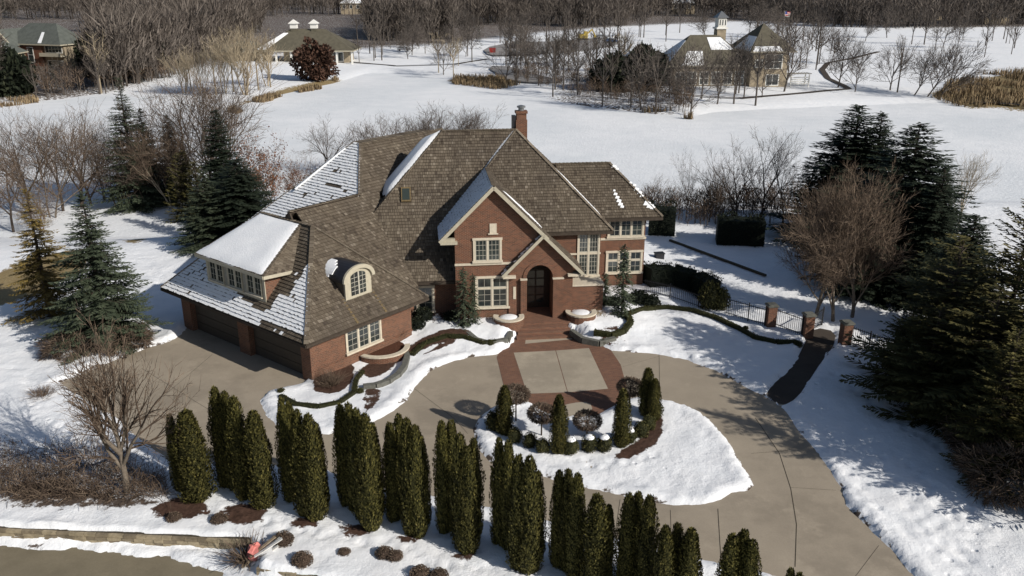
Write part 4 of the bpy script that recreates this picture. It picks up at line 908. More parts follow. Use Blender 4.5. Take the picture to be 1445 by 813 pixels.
bx = [(697,608,12,'rounded dark bush at the left end of the island arc'),(727,625,9,'first clipped round boxwood right of the left cone'),(748,632,9,'second clipped round boxwood right of the left cone'),(766,640,9,'third clipped round boxwood, just left of the second cone'),
 (805,641,10,'snow-capped round boxwood just right of the second cone'),(831,638,10,'snow-capped round boxwood in the middle of the island arc'),(852,638,10,'snow-capped round boxwood left of the third cone'),
 (888,626,9,'snow-capped round boxwood just right of the third cone'),(904,618,10,'round boxwood bordering the mulch crescent, second right of the third cone'),(915,607,9,'round boxwood against the right rear of the mulch crescent'),(924,590,11,'dark round bush behind the mulch crescent')]
for i, (px, py, hp, lb) in enumerate(bx):
    x, y, z = gp(px, py); s_ = 2*hp*46/FOC; o = single(boxm[i % 3], 'boxwood', lb, 'shrub', x, y, z-.05, (s_, s_, s_*1.15), group='round boxwoods on the island')
    if 'snow' in lb: c = bpy.data.objects.new('snow_cap', capme); COL.objects.link(c); c.parent = o
# ball-headed standard trees
gl = globe(230, 'ball_twig', 3600, .115, .72, core=False, rough=.03, thin=.26); st = MB(); st.tube((0, 0, -.2), (0, 0, 1.55), .045, .035, 6)
for k in range(26):
    dd = rv(); dd.z = abs(dd.z)*.9+.15; st.tube((0, 0, 1.45), Vector((0, 0, 1.5))+dd*.6, .014, .005, 3)
stm = st.mesh('trunk', 'bark_dark')
for px, py, yb, lb in ((728,553,596,'ball-headed leafless standard tree at the left rear of the island'),(888,543,578,'ball-headed leafless standard tree at the right rear of the island'),(764,580,617,'ball-headed leafless standard tree between the two left cones'),(828,590,618,'ball-headed leafless standard tree in the middle of the island')):
    x, y, z = gp(px, yb); o = thing('standard_tree', lb, 'tree', (x, y, z), 'ball-headed standard trees on the island')
    hh = top_z(x, y, py)-z; t_ = bpy.data.objects.new('trunk', stm); COL.objects.link(t_); t_.parent = o; t_.scale = (1, 1, (hh-.3)/1.4)
    c = bpy.data.objects.new('crown', gl); COL.objects.link(c); c.parent = o; c.location = (0, 0, hh-.55); c.scale = (1.35, 1.35, 1.15)
# ================================================================ conifers
SB = [proto(*conifer(301, 'spruce_blue', 10, 2.9, 36, 13, .2, .19), 10)]
SG = [proto(*conifer(311, 'spruce_gold', 10, 2.3, 32, 11, .26, .2, irreg=.45, open_=.1), 10)]
SD = [proto(*conifer(321+i, 'spruce_dark', 12, 3.2, 44, 15, .2, .24, irreg=.3, open_=.02, top=.72), 12) for i in range(3)]
PI = [proto(*conifer(331+i, 'pine_olive', 10, 3.1, 26, 11, .02, .24, irreg=.5, open_=.1, top=.62, upt=.7), 10) for i in range(3)]
CE = [proto(*conifer(341+i, 'pine_olive', 6, 1.5, 26, 10, -.12, .20, irreg=.2, top=.6, upt=1.2), 6) for i in range(2)]
WS = [proto(*conifer(351, 'spruce_blue', 4, .62, 22, 9, .75, .16, irreg=.4, top=.7), 4)]
def tree(pr, name, label, cat, xt, yt, yb, wpx=None, z=None, group=None, rz=None, xb=None):
    x, y, zz = gp(xb if xb is not None else xt, yb); h = top_z(x, y, yt)-zz; o = plant(pr, name, label, cat, x, y, zz-.1, h, rz=rz, group=group)
    if wpx:
        dep = y*math.cos(PITCH)+(CAM_H-4)*math.sin(PITCH); W_ = wpx*dep/FOC; bb = pr['c'].vertices; 
        if 'w' not in pr: co = np.zeros(len(bb)*3); bb.foreach_get('co', co); co = co.reshape(-1, 3); pr['w'] = float(np.percentile(np.abs(co[:, 0]), 98)*2)
        o.scale = (W_/pr['w'], W_/pr['w'], h/pr['h'])
    return o
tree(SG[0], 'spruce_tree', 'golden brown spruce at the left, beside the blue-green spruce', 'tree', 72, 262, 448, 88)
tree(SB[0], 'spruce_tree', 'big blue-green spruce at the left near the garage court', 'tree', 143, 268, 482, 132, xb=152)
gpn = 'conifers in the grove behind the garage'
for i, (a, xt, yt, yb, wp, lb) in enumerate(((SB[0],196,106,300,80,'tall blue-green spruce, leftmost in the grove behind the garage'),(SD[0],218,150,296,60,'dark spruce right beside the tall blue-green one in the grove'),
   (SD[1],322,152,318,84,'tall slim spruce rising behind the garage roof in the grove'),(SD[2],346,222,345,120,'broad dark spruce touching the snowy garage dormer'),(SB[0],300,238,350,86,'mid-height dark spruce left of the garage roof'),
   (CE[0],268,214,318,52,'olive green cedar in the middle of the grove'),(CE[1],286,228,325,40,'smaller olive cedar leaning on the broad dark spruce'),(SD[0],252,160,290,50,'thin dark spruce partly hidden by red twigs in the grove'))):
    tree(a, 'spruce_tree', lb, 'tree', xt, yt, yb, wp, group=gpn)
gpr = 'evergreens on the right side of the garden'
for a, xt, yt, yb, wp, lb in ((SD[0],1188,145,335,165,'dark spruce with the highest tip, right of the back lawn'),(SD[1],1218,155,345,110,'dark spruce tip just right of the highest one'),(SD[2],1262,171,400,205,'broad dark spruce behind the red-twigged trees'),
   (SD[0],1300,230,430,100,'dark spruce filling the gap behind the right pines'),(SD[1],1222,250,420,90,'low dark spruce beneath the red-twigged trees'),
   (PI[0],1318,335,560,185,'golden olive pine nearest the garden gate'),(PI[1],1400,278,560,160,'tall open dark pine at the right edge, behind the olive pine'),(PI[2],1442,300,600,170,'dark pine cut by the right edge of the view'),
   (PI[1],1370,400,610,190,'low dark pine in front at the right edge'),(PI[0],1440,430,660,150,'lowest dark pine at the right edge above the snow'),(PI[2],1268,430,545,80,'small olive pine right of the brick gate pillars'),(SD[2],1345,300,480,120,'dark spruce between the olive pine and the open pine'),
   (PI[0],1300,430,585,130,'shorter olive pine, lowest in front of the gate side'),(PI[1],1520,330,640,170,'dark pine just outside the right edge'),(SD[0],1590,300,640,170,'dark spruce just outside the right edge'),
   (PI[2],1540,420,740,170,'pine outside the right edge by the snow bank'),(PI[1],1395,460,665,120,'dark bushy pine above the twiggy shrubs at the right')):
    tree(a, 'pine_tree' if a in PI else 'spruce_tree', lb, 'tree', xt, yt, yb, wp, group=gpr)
# narrow weeping evergreens by the house
for xt, yt, yb, wp, lb in ((655,376,460,30,'taller narrow weeping evergreen left of the entry window'),(668,384,458,22,'slimmer weeping evergreen beside the taller one at the entry window'),(877,343,446,34,'tall narrow weeping evergreen in front of the right wing'),(853,384,432,24,'small weeping evergreen left of the tall one at the right wing')):
    tree(WS[0], 'weeping_evergreen', lb, 'tree', xt, yt, yb, wp, group='narrow weeping evergreens by the house')
# ================================================================ bare trees
BG = [proto(*bare(400+i, 10, .5, twigs=1.15), 10) for i in range(3)]
BM = [proto(*bare(410+i, 10, .42, 'bark_grey', stems=3, levels=4, nchild=4, fl=.45), 10) for i in range(2)]
BP = [proto(*bare(420+i, 10, .33, 'bark_pale', levels=5, up=.6, twig_mat='pale_twig', twigs=1.0), 10) for i in range(2)]
BD = [proto(*bare(450+i, 10, .46, 'bark_dark', levels=5, nchild=3, twig_mat='dark_twig', twigs=1.15, r0=.16, tw=.013), 10) for i in range(3)]
BR_ = [proto(*bare(430, 10, .45, 'bark_red', stems=3, levels=5, nchild=3, twigs=1.1), 10)]
BI = [proto(*bare(440, 10, .36, 'bark_pale', stems=3, levels=4, nchild=4, up=.5), 10)]
print('verts bare', [len(p_['c'].polygons) for p_ in BG+BM+BP+BR_+BI], 'conifer', [len(p_['c'].polygons) for p_ in SB+SG+SD+PI+CE+WS])
front = proto(*bare(475, 7, .40, 'bark_grey', levels=5, nchild=5, fork=.55, fl=.32, twigs=.62, r0=.14, lean=(-.05, .0), up=.35, tw=.007, curve=.2), 7)
tree(front, 'bare_tree', 'leafless tree casting a long shadow left of the arborvitae row', 'tree', 128, 440, 697, 170, rz=2.2, xb=178)
gb = 'leafless trees left of the house'
for i, (pr, xt, yt, yb, lb) in enumerate(((BD[0],20,160,330,'leafless grey tree at the left edge beyond the golden spruce'),(BM[0],75,140,315,'many-stemmed leafless tree second from the left edge'),(BD[1],115,138,300,'leafless grey tree between the left edge and the tall blue spruce'),
   (BM[1],150,160,290,'dense leafless tree just left of the tall blue spruce'),(BR_[0],170,170,300,'reddish leafless tree in front of the tall blue spruce'),(BI[0],250,140,300,'pale-stemmed birch with red twigs in the grove'),
   (BD[2],300,95,300,'tall dark-trunked leafless tree in the middle of the grove'),(BM[0],312,60,290,'highest leafless tree of the grove, pale twigs'),(BG[0],425,200,300,'slim leafless tree between the red oak and the wing roof'),
   (BD[1],462,160,250,'leafless tree standing against the lake behind the wing roof'),(BR_[0],60,250,330,'low reddish leafless tree behind the golden spruce'),(BM[1],-30,180,345,'leafless tree cut by the left edge'),(BD[1],45,150,310,'tall dark leafless tree close to the left edge'),(BD[2],92,145,305,'dark leafless tree between the many-stemmed one and the grove'),(BG[2],130,150,296,'fine twigged leafless tree left of the grove'),(BD[0],235,120,296,'dark leafless tree behind the birch in the grove'),(BG[1],275,80,292,'tall leafless tree left of the highest one in the grove'))):
    tree(pr, 'bare_tree', lb, 'tree', xt, yt, yb, None, group=gb)
for i, (pr, xt, yt, yb) in enumerate(((BD[2],518,165,262),(BD[0],552,155,262),(BD[1],585,147,262),(BD[1],612,142,262),(BD[0],640,142,262),(BD[2],668,143,262),(BD[0],688,153,262))):
    tree(pr, 'bare_tree', f'leafless tree behind the main roof, {ordn[i]} from the left', 'tree', xt, yt, yb, 125, group='leafless trees behind the main roof')
for i, (pr, xt, yt, yb, lb) in enumerate(((BG[1],535,160,256,'far left'),(BD[2],570,150,256,'left'),(BD[0],600,144,258,'middle'),(BD[1],628,141,258,'right'),(BD[2],654,142,258,'far right'))):
    tree(pr, 'bare_tree', 'leafless tree in the second row behind the main roof, '+lb, 'tree', xt, yt, yb, 120, group='second row of trees behind the main roof')
gr = 'leafless trees behind the right wing'
for i, (pr, xt, yt, yb, wp, lb) in enumerate(((BG[0],925,236,300,60,'small drooping leafless tree just right of the wing roof'),(BD[0],968,205,312,60,'slim leafless tree left of the big dark ones on the bank'),(BD[1],1040,182,318,95,'dark leafless tree left of the tallest on the lake bank'),
   (BD[2],1072,166,322,125,'tallest leafless tree on the lake bank, broad crown'),(BD[1],1000,220,315,70,'low leafless thicket tree between the slim and dark ones'),(BD[0],1105,176,325,100,'leafless tree right of the tallest, against the dark spruces'),
   (BI[0],1010,222,318,40,'pale-stemmed young birch on the lake bank'),(BP[0],1352,200,330,70,'slender leafless tree alone against the lake at the right'),(BP[1],1325,225,330,40,'thin leafless sapling left of the slender one at the right'),(BD[2],1130,220,330,90,'bushy leafless tree hidden below the dark spruces'))):
    tree(pr, 'bare_tree', lb, 'tree', xt, yt, yb, wp, group=gr)
rdm = proto(*bare(470, 10, .42, 'bark_grey', levels=5, nchild=4, fl=.42, twigs=1.25, up=.5, r0=.15), 10)
for xt, yt, yb, lb in ((1150,235,448,'leafless red-twigged tree, leftmost of three by the gate'),(1176,222,456,'leafless red-twigged tree, middle of three by the gate'),(1202,212,450,'leafless red-twigged tree, rightmost and tallest of three by the gate')):
    tree(rdm, 'bare_tree', lb, 'tree', xt, yt, yb, 120, group='red-twigged trees by the gate')
# oak that kept its brown leaves
def oak(seed, mat, n=1500, Ht=9, Rr=2.6, lf=.17):
    t_, c_ = bare(seed, Ht, .5, 'bark_grey', levels=4, nchild=4); q = Q(); co = [v_.co.copy() for v_ in c_.vertices]; R.seed(seed)
    for i in range(n):
        p = R.choice(co)+rv()*.25; ax = rv(); leaf(q, p, ax, ax.cross(rv()).normalized(), lf*R.uniform(.7, 1.5), lf*R.uniform(.5, 1), R.random())
    return t_, c_, q.mesh('foliage', mat)
ok_ = oak(480, 'oak_leaf_brown', 2600)
for xt, yt, yb, lb in ((392,172,310,'oak with clinging brown leaves behind the snowy wing roof'),(418,215,300,'smaller brown-leaved oak right beside the larger one')):
    x, y, z = gp(xt, yb); h = top_z(x, y, yt)-z; o = plant(proto(ok_[0], ok_[1], 9), 'oak_tree', lb, 'tree', x, y, z-.1, h); c = bpy.data.objects.new('foliage', ok_[2]); COL.objects.link(c); c.parent = o; o.scale = (h/9*.8, h/9*.8, h/9)
print('veg near done')
# ================================================================ hedges, low shrubs, walls, gate
def hedge_run(name, label, pts, w_, h_, mat='dark_leaf', dens=260, lf=.10, group=None, zoff=0, top_snow=False):
    """clipped hedge following a ground line (list of world points)"""
    R.seed(len(name)+int(pts[0][0]*10)); q = Q(); P2 = [Vector((a, b, H(a, b)+.08)) for a, b in pts]; o = P2[0].copy()
    for a, b in zip(P2, P2[1:]):
        L_ = (b-a).length; d_ = (b-a).normalized(); sd = Vector((-d_.y, d_.x, 0)).normalized()
        for i in range(int(L_*dens*(w_+2*h_)/2)):
            u = R.random(); v_ = R.uniform(-1, 1); f = R.random()
            if f < w_/(w_+2*h_): lp = sd*(v_*w_/2)+Vector((0, 0, h_)); nn = Vector((0, 0, 1))
            else: sg = R.choice((-1, 1)); lp = sd*(sg*w_/2)+Vector((0, 0, h_*R.random())); nn = sd*sg
            lp = lp*(1+.0)*1.; k_ = .82+.36*float(vn(a.x+u*2, a.y+v_, 2.3)); lp = Vector((lp.x*k_, lp.y*k_, lp.z*k_)); p = a.lerp(b, u)+lp-o-nn*R.random()*.08; ax = (nn+rv()*.9).normalized(); leaf(q, p, ax, ax.cross(rv()).normalized(), lf*R.uniform(.7, 1.4), lf*R.uniform(.5, .9), R.gauss(.5, .2))
        k = .84; n0 = [a-o+sd*s_*w_/2*k+Vector((0, 0, z_*h_*.96)) for s_, z_ in ((-1, 0), (-1, 1), (1, 1), (1, 0))]; n1 = [b-o+sd*s_*w_/2*k+Vector((0, 0, z_*h_*.96)) for s_, z_ in ((-1, 0), (-1, 1), (1, 1), (1, 0))]
        for i in range(3): q.quad(tuple(n0[i]), tuple(n0[i+1]), tuple(n1[i+1]), tuple(n1[i]), .1)
        q.quad(*[tuple(x) for x in n0], .1); q.quad(*[tuple(x) for x in n1], .1)
    ob = bpy.data.objects.new(name, q.mesh(name, mat)); COL.objects.link(ob); ob.location = o+Vector((0, 0, zoff)); return tag(ob, label, 'hedge', group)
def gl_(pts): return [gp(a, b)[:2] for a, b in pts]
def dens_line(pts, n=3):
    out_ = []
    for a, b in zip(pts, pts[1:]):
        for k in range(n): out_.append((a[0]+(b[0]-a[0])*k/n, a[1]+(b[1]-a[1])*k/n))
    return out_+[pts[-1]]
hedge_run('hedge', 'tall dark clipped hedge block standing alone on the back lawn', gl_([(1010,343),(1076,346)]), 2.0, 2.3, lf=.12)
hedge_run('hedge', 'dark hedge block right behind the corner of the right wing', gl_([(915,330),(952,332)]), 2.0, 2.5, lf=.12)
hedge_run('hedge', 'long low dark hedge curving right from the wing corner', gl_([(912,404),(950,404),(980,412),(1005,426)]), 1.5, 1.5, lf=.11)
hedge_run('hedge', 'thin snaking box hedge edging the right front lawn', gl_(dens_line([(888,446),(905,440),(940,437),(975,441),(1010,452),(1040,466),(1065,480),(1095,487),(1124,487)], 2)), .34, .26, 'box_leaf', 400, .07)
hedge_run('hedge', 'thin box hedge round the bed right of the entrance', gl_(dens_line([(838,474),(862,478),(880,472),(890,460),(884,448)], 2)), .4, .34, 'box_leaf', 400, .07)
hedge_run('hedge', 'thin box hedge sweeping from garage wing bed to the entrance planter', gl_(dens_line([(582,505),(600,488),(630,478),(655,479),(680,488),(700,486)], 2)), .3, .24, 'box_leaf', 400, .07)
hedge_run('hedge', 'thin looping box hedge in the bed at the garage corner', gl_(dens_line([(396,563),(418,575),(450,578),(480,572),(500,558),(503,540),(512,528)], 2)), .28, .22, 'box_leaf', 400, .07)
def bush(me, lb, px, py, wpx, hs=.8, nm='shrub', grp=None, cat='shrub'):
    x, y, z = gp(px, py); dep = y*math.cos(PITCH)+(CAM_H-1)*math.sin(PITCH); s_ = wpx*dep/FOC
    return single(me, nm, lb, cat, x, y, z-.05*s_, (s_, s_, s_*hs), group=grp)
dk = [globe(260+i, 'dark_leaf', 900, .11, .9, rough=.25) for i in range(2)]; bxl = globe(265, 'box_leaf', 900, .09, .9)
for px, py, w_, lb in ((597,452,26,'dark low evergreen shrub at the inner corner of the garage wing'),(588,464,22,'dark shrub in front of the garage wing corner'),(900,428,26,'dark shrub at the foot of the right wing'),(918,432,24,'dark shrub beside the iron railing start'),(866,432,20,'dark shrub between the two weeping evergreens'),(636,452,18,'small dark shrub left of the weeping evergreens')):
    bush(dk[px % 2], lb, px, py, w_, .8, grp='dark shrubs at the house walls')
for px, py, w_, lb in ((1000,437,30,'green upright bush at the end of the curved hedge'),(1016,438,24,'second upright bush at the end of the curved hedge')): bush(bxl, lb, px, py, w_, 1.6, grp='upright bushes at the hedge end')
for px, py, w_, lb in ((397,556,11,'clipped box ball at the tip of the garage corner bed'),(508,556,11,'clipped box ball where the looping hedge ends'),(692,488,11,'clipped box ball by the left entrance planter'),(1126,490,12,'dark box ball at the end of the snaking hedge'),(1052,466,8,'small box ball along the snaking hedge'),(850,486,10,'clipped box ball at the right bed corner')):
    bush(bxl, lb, px, py, w_, .95, nm='box_ball', grp='clipped box balls')
# twiggy dry shrubs
def twigs(seed, n=260, h=1.0, w_=.6, r=.008, up=1., droop=0, mat='dry_twig', seg=3, nm='crown'):
    R.seed(seed); q = Q()
    for i in range(n):
        a = R.uniform(0, 6.283); ln = R.uniform(0, 1)**.7; p = Vector((math.cos(a), math.sin(a), 0))*R.random()*w_*.25; d_ = Vector((math.cos(a)*ln*w_, math.sin(a)*ln*w_, h*up*R.uniform(.5, 1.05))).normalized(); L_ = h*R.uniform(.5, 1.1)
        for k in range(seg):
            d2 = (d_+rv()*.28-Vector((0, 0, droop*k))).normalized(); e = p+d2*(L_/seg); s_ = d2.cross(rv()).normalized()*r*(1-k/seg*.6)
            q.quad(tuple(p-s_), tuple(p+s_), tuple(e+s_*.7), tuple(e-s_*.7), R.uniform(.1, 1))
            if k and R.random() < .8: f = (d2+rv()*.8).normalized()*L_*.25; q.quad(tuple(e-s_*.5), tuple(e+s_*.5), tuple(e+f), tuple(e+f), R.uniform(.2, 1))
            p = e; d_ = d2
    return q.mesh(nm, mat)
tws = [twigs(500+i, 420, 1., .9, .010) for i in range(3)]; 
gd = 'dry round shrubs in the front snow'
for px, py, w_, lb in ((400,768,26,'dry brown shrub at the end of the upper stone wall'),(427,797,26,'dry brown shrub above the lower stone wall start'),(486,783,16,'small dry ball shrub alone in the snow'),(543,786,22,'left one of the paired dry shrubs in the snow'),(558,790,20,'right one of the paired dry shrubs in the snow'),(593,815,24,'dry shrub at the bottom edge left of the eighth clump'),(620,818,22,'dry shrub at the bottom edge, second from left'),(246,735,20,'dry shrub in the mulch by the thicket end'),(310,738,22,'dry shrub in the mulch under the second clump')):
    x, y, z = gp(px, py); s_ = w_*38/FOC; single(globe(520+px, 'dry_twig', 1500, .075, .9, core=True), 'dry_shrub', lb, 'shrub', x, y, z-.08, (s_, s_, s_*.8), group=gd)
fuz = globe(515, 'dry_twig', 3600, .16, .9, core=False, thin=.14, rough=.3)
for i, (px, py, w_, h_, lb) in enumerate(((95,500,62,.9,'broad rounded leafless brown shrub at the left of the garage court'),(178,490,70,.8,'low leafless brown shrub by the court snow edge'),(60,560,40,.7,'small leafless shrub on the shaded snow at the left'),(1378,600,70,1.1,'leafless shrub beneath the pines at the right'),(1400,650,90,.9,'leafless shrub above the right snow bank'),(1420,695,90,1.0,'spreading leafless shrub at the right edge'),
      (466,545,40,1.1,'thin leafless shrub at the corner of the garage wing wall'),(560,480,34,1.2,'thin leafless shrub against the garage wing right of its window'),(512,490,30,.7,'small leafless shrub below the triple window'))):
    x, y, z = gp(px, py); s_ = w_*46/FOC; single(tws[i % 3] if w_ < 50 else fuz, 'leafless_shrub', lb, 'shrub', x, y, z-.1, (s_*.75, s_*.75, s_*.62*h_) if w_ < 50 else (s_*1.1, s_*1.1, s_*.72*h_), group='leafless shrubs')
# bramble thicket at the lower left: nobody could count its stems
R.seed(77); q = Q()
for i in range(5200):
    px = R.uniform(-60, 236); lo, hi = 612+18*math.sin(px*.03), 708; t_ = R.random()**.55; py = lo+(hi-lo)*t_
    if px > 190 and t_ < .6: continue
    x, y = P(px, py); z = H(x, y)+.05; d_ = (Vector((R.gauss(-.1, .5), R.gauss(0, .45), R.uniform(.25, 1)))).normalized(); L_ = R.uniform(.5, 1.5)*(.6+.4*t_); p = Vector((x, y, z))
    for k in range(3):
        d_ = (d_+rv()*.35-Vector((0, 0, .18*k))).normalized(); e = p+d_*L_/3; s_ = d_.cross(rv()).normalized()*.010; q.quad(tuple(p-s_), tuple(p+s_), tuple(e+s_*.7), tuple(e-s_*.7), R.uniform(.1, 1)); p = e
o = bpy.data.objects.new('bramble_thicket', q.mesh('bramble_thicket', 'dry_twig')); COL.objects.link(o); o['kind'] = 'stuff'; tag(o, 'tangled leafless bramble thicket covering the snow at the lower left', 'brambles')
# dry ornamental grass by planters and footprints in the snow are small stuff
q = Q(); R.seed(78)
for px, py, n, h in ((695,436,160,.8),(700,452,160,.45),(815,436,120,.8),(845,446,140,.5),(1400,700,60,.5)):
    x0, y0, z0 = gp(px, py)
    for i in range(n):
        a = R.uniform(0, 6.28); p = Vector((x0+R.gauss(0, .35), y0+R.gauss(0, .2), z0)); d_ = Vector((math.cos(a)*.5, math.sin(a)*.5, 1))*h*R.uniform(.6, 1.2); s_ = Vector((.012, 0, 0)); q.quad(tuple(p-s_), tuple(p+s_), tuple(p+d_), tuple(p+d_), R.random())
o = bpy.data.objects.new('ornamental_grass', q.mesh('ornamental_grass', 'dry_reed')); COL.objects.link(o); o['kind'] = 'stuff'; tag(o, 'tufts of dry straw coloured grass beside the entrance planters', 'grass')
# reeds on the far shores
q = Q(); R.seed(79)
def reeds(pxpoly, n, h, z):
    poly = PL(pxpoly, z); xs_ = [a for a, b in poly]; ys_ = [b for a, b in poly]; k = 0
    X_ = np.array([R.uniform(min(xs_), max(xs_)) for _ in range(n*4)]); Y_ = np.array([R.uniform(min(ys_), max(ys_)) for _ in range(n*4)]); s_ = sdf(X_, Y_, poly)
    keep = (s_ < 1.5*(vn(X_, Y_, .3)-.5)) & (vn(X_, Y_, .13) > .28); X_ = X_[keep][:n]; Y_ = Y_[keep][:n]; Z_ = np.maximum(base(X_, Y_), -3.3)
    for x, y, zz in zip(X_, Y_, Z_):
        a = R.uniform(0, 6.28); s2 = Vector((math.cos(a), math.sin(a), 0))*R.uniform(.06, .16); p = Vector((x, y, zz)); d_ = Vector((R.gauss(0, .15), R.gauss(0, .15), 1))*h*R.uniform(.5, 1.1); q.quad(tuple(p-s2), tuple(p+s2), tuple(p+d_+s2*.3), tuple(p+d_-s2*.3), R.random())
reeds([(320,158),(336,150),(400,129),(476,113),(478,120),(400,136),(335,160)], 3500, 1.2, -3.2); reeds([(636,112),(700,112),(735,122),(700,126),(640,119)], 1800, 1.3, -3.2)
reeds([(1318,142),(1335,124),(1380,114),(1450,112),(1600,112),(1620,160),(1445,158),(1400,154),(1350,150)], 9000, 1.6, -3.2); reeds([(905,158),(975,160),(978,168),(940,164)], 600, 1.4, -3.2); reeds([(0,146),(50,140),(60,144),(0,152)], 400, 1, -3.2)
o = bpy.data.objects.new('reeds', q.mesh('reeds', 'dry_reed')); COL.objects.link(o); o['kind'] = 'stuff'; tag(o, 'tan dry reeds along the far shores of the frozen lake', 'reeds')
# stone retaining walls along the road
def stone_wall(label, p0, p1, zt0, courses, ch=.16, off=0):
    p0, p1 = Vector((*p0, 0)), Vector((*p1, 0)); t = thing('retaining_wall', label, 'wall', tuple(p0+Vector((0, 0, zt0-courses*ch))), 'low stone retaining walls above the road', world=True)
    d_ = (p1-p0).normalized(); n_ = Vector((d_.y, -d_.x, 0)); L_ = (p1-p0).length; protos = []
    for i in range(6):
        R.seed(900+i); m_ = MB(); w_ = .36+.06*i; j = lambda: R.uniform(-.015, .015); h = ch-.018
        b_ = [(0, -.16+j(), 0), (w_, -.16+j(), 0), (w_, .2, 0), (0, .2, 0)]; t_ = [(0+abs(j()), -.16+j(), h+j()*.4), (w_-abs(j()), -.16+j(), h+j()*.4), (w_, .2, h), (0, .2, h)]
        m_.prism(b_, t_); protos.append((w_, m_.mesh('stone', 'stone_block' if i % 3 else 'stone_block_dark')))
    R.seed(5); cnt = 0
    for c in range(courses):
        x = -R.random()*.3
        while x < L_:
            w_, me = protos[R.randrange(6)]; o = bpy.data.objects.new('stone', me); COL.objects.link(o); o.parent = t; o.matrix_parent_inverse = Matrix.Translation(-Vector(t.location))
            pos_ = p0+d_*max(0, x)+Vector((0, 0, zt0-(courses-c)*ch))+n_*R.uniform(-.01, .02); o.location = pos_; o.rotation_euler = (0, 0, math.atan2(d_.y, d_.x)); x += w_+.014
    c_ = MB(); c_.beam(p0+Vector((0, 0, zt0-courses*ch/2))-n_*.12, p1+Vector((0, 0, zt0-courses*ch/2))-n_*.12, .30, courses*ch-.02); c_.build('backing', 'joint_dark', t)
    return t
R.seed(1)
stone_wall('low stone retaining wall along the road at the left', P(-60, 741, .0), P(352, 760, .0), .0, 3)
stone_wall('low stone retaining wall stepping forward right of the pink bundle', P(364, 798, .0), P(700, 855, .0), .0, 3)
# bundle of boards, branches and pink cloth at the end of the wall
x, y, z = gp(362, 782); t = thing('debris_bundle', 'bundle of boards, branches and pink cloth slumped at the stone wall end', 'debris', (x, y, z-.3)); R.seed(31)
for i in range(6):
    m_ = MB(); p = Vector((R.uniform(-.1, .5), R.uniform(-.3, .2), .2+.1*i)); a = R.uniform(.5, 1.0); m_.beam(p-Vector((math.cos(a), math.sin(a)*.8, .35))*.5, p+Vector((math.cos(a), math.sin(a)*.8, .5))*.7, .14, .03); m_.build('board', 'white_paint' if i % 2 else 'board_wood', t)
m_ = MB(); pr_ = [(.26, 0), (.34, .12), (.22, .3), (.3, .42), (.12, .55), (.02, .58)]; m_.lathe(-.05, -.05, [(a*(1), b+.2) for a, b in pr_], 9); m_.v = [(a+R.gauss(0, .05), b+R.gauss(0, .05), c+R.gauss(0, .04)) for a, b, c in m_.v]; m_.build('cloth', 'pink_cloth', t)
c = link('branches', twigs(531, 170, 1.1, 1.3, .022, .7), t); c.location = (-.45, .05, 0)
# gate pillars, fence and railing
pil = []
gpp = [(1086,462,'brick pillar with stone cap, leftmost of the garden fence'),(1138,476,'brick gate pillar on the left of the garden path'),(1191,488,'brick gate pillar on the right of the garden path')]
for px, py, lb in gpp:
    x, y, z = gp(px, py); t = thing('brick_pillar', lb, 'pillar', (x, y, z), 'brick pillars of the garden gate', world=False, rz=an)
    m_ = MB(); m_.box(-.30, .30, -.30, .30, -.2, 1.55); m_.build('shaft', 'wall_brick', t, uv=True); m_ = MB(); m_.box(-.36, .36, -.36, .36, 1.55, 1.65); m_.box(-.28, .28, -.28, .28, 1.65, 1.70); m_.build('cap', 'grey_stone', t)
    pil.append((x, y, z))
def fence(label, pts, h=1.25, step=.14, posts=None, name='iron_fence'):
    pp = [Vector((a, b, H(a, b)+.1)) for a, b in pts]; t = thing(name, label, 'fence', tuple(pp[0]), 'black iron fences of the garden', world=True)
    for a, b in zip(pp, pp[1:]):
        L_ = (b-a).length; m_ = MB(); m_.beam(a+Vector((0, 0, h-.1)), b+Vector((0, 0, h-.1)), .04, .04); m_.build('rail', 'iron', t); m_ = MB(); m_.beam(a+Vector((0, 0, .15)), b+Vector((0, 0, .15)), .04, .04); m_.build('rail', 'iron', t)
        m_ = MB(); n = int(L_/step)
        for i in range(1, n): p = a.lerp(b, i/n); m_.beam(p, p+Vector((0, 0, h)), .022, .022, up=Vector((1, 0, 0)))
        m_.build('picket', 'iron', t, kind='stuff')
        m_ = MB(); m_.beam(b, b+Vector((0, 0, h+.08)), .07, .07, up=Vector((1, 0, 0))); m_.build('post', 'iron', t)
fence('black iron fence between the hedge end and the left brick pillar', [gp(1022, 445)[:2], gp(1055, 455)[:2], (pil[0][0]-.35, pil[0][1])])
fence('black iron fence between the left brick pillar and the gate pillar', [(pil[0][0]+.35, pil[0][1]), (pil[1][0]-.35, pil[1][1])])
fence('black iron gate leaf between the two gate pillars', [(pil[1][0]+.3, pil[1][1]+.5), (pil[1][0]+1.6, pil[1][1]+1.8)], name='iron_gate')
fence('black iron fence running from the right gate pillar under the pines', [(pil[2][0]+.35, pil[2][1]), gp(1225, 497)[:2], gp(1260, 510)[:2]])
fence('thin metal railing from the right wing to the hedge end', [gp(907, 414)[:2], gp(945, 422)[:2], gp(985, 436)[:2]], h=1.0)
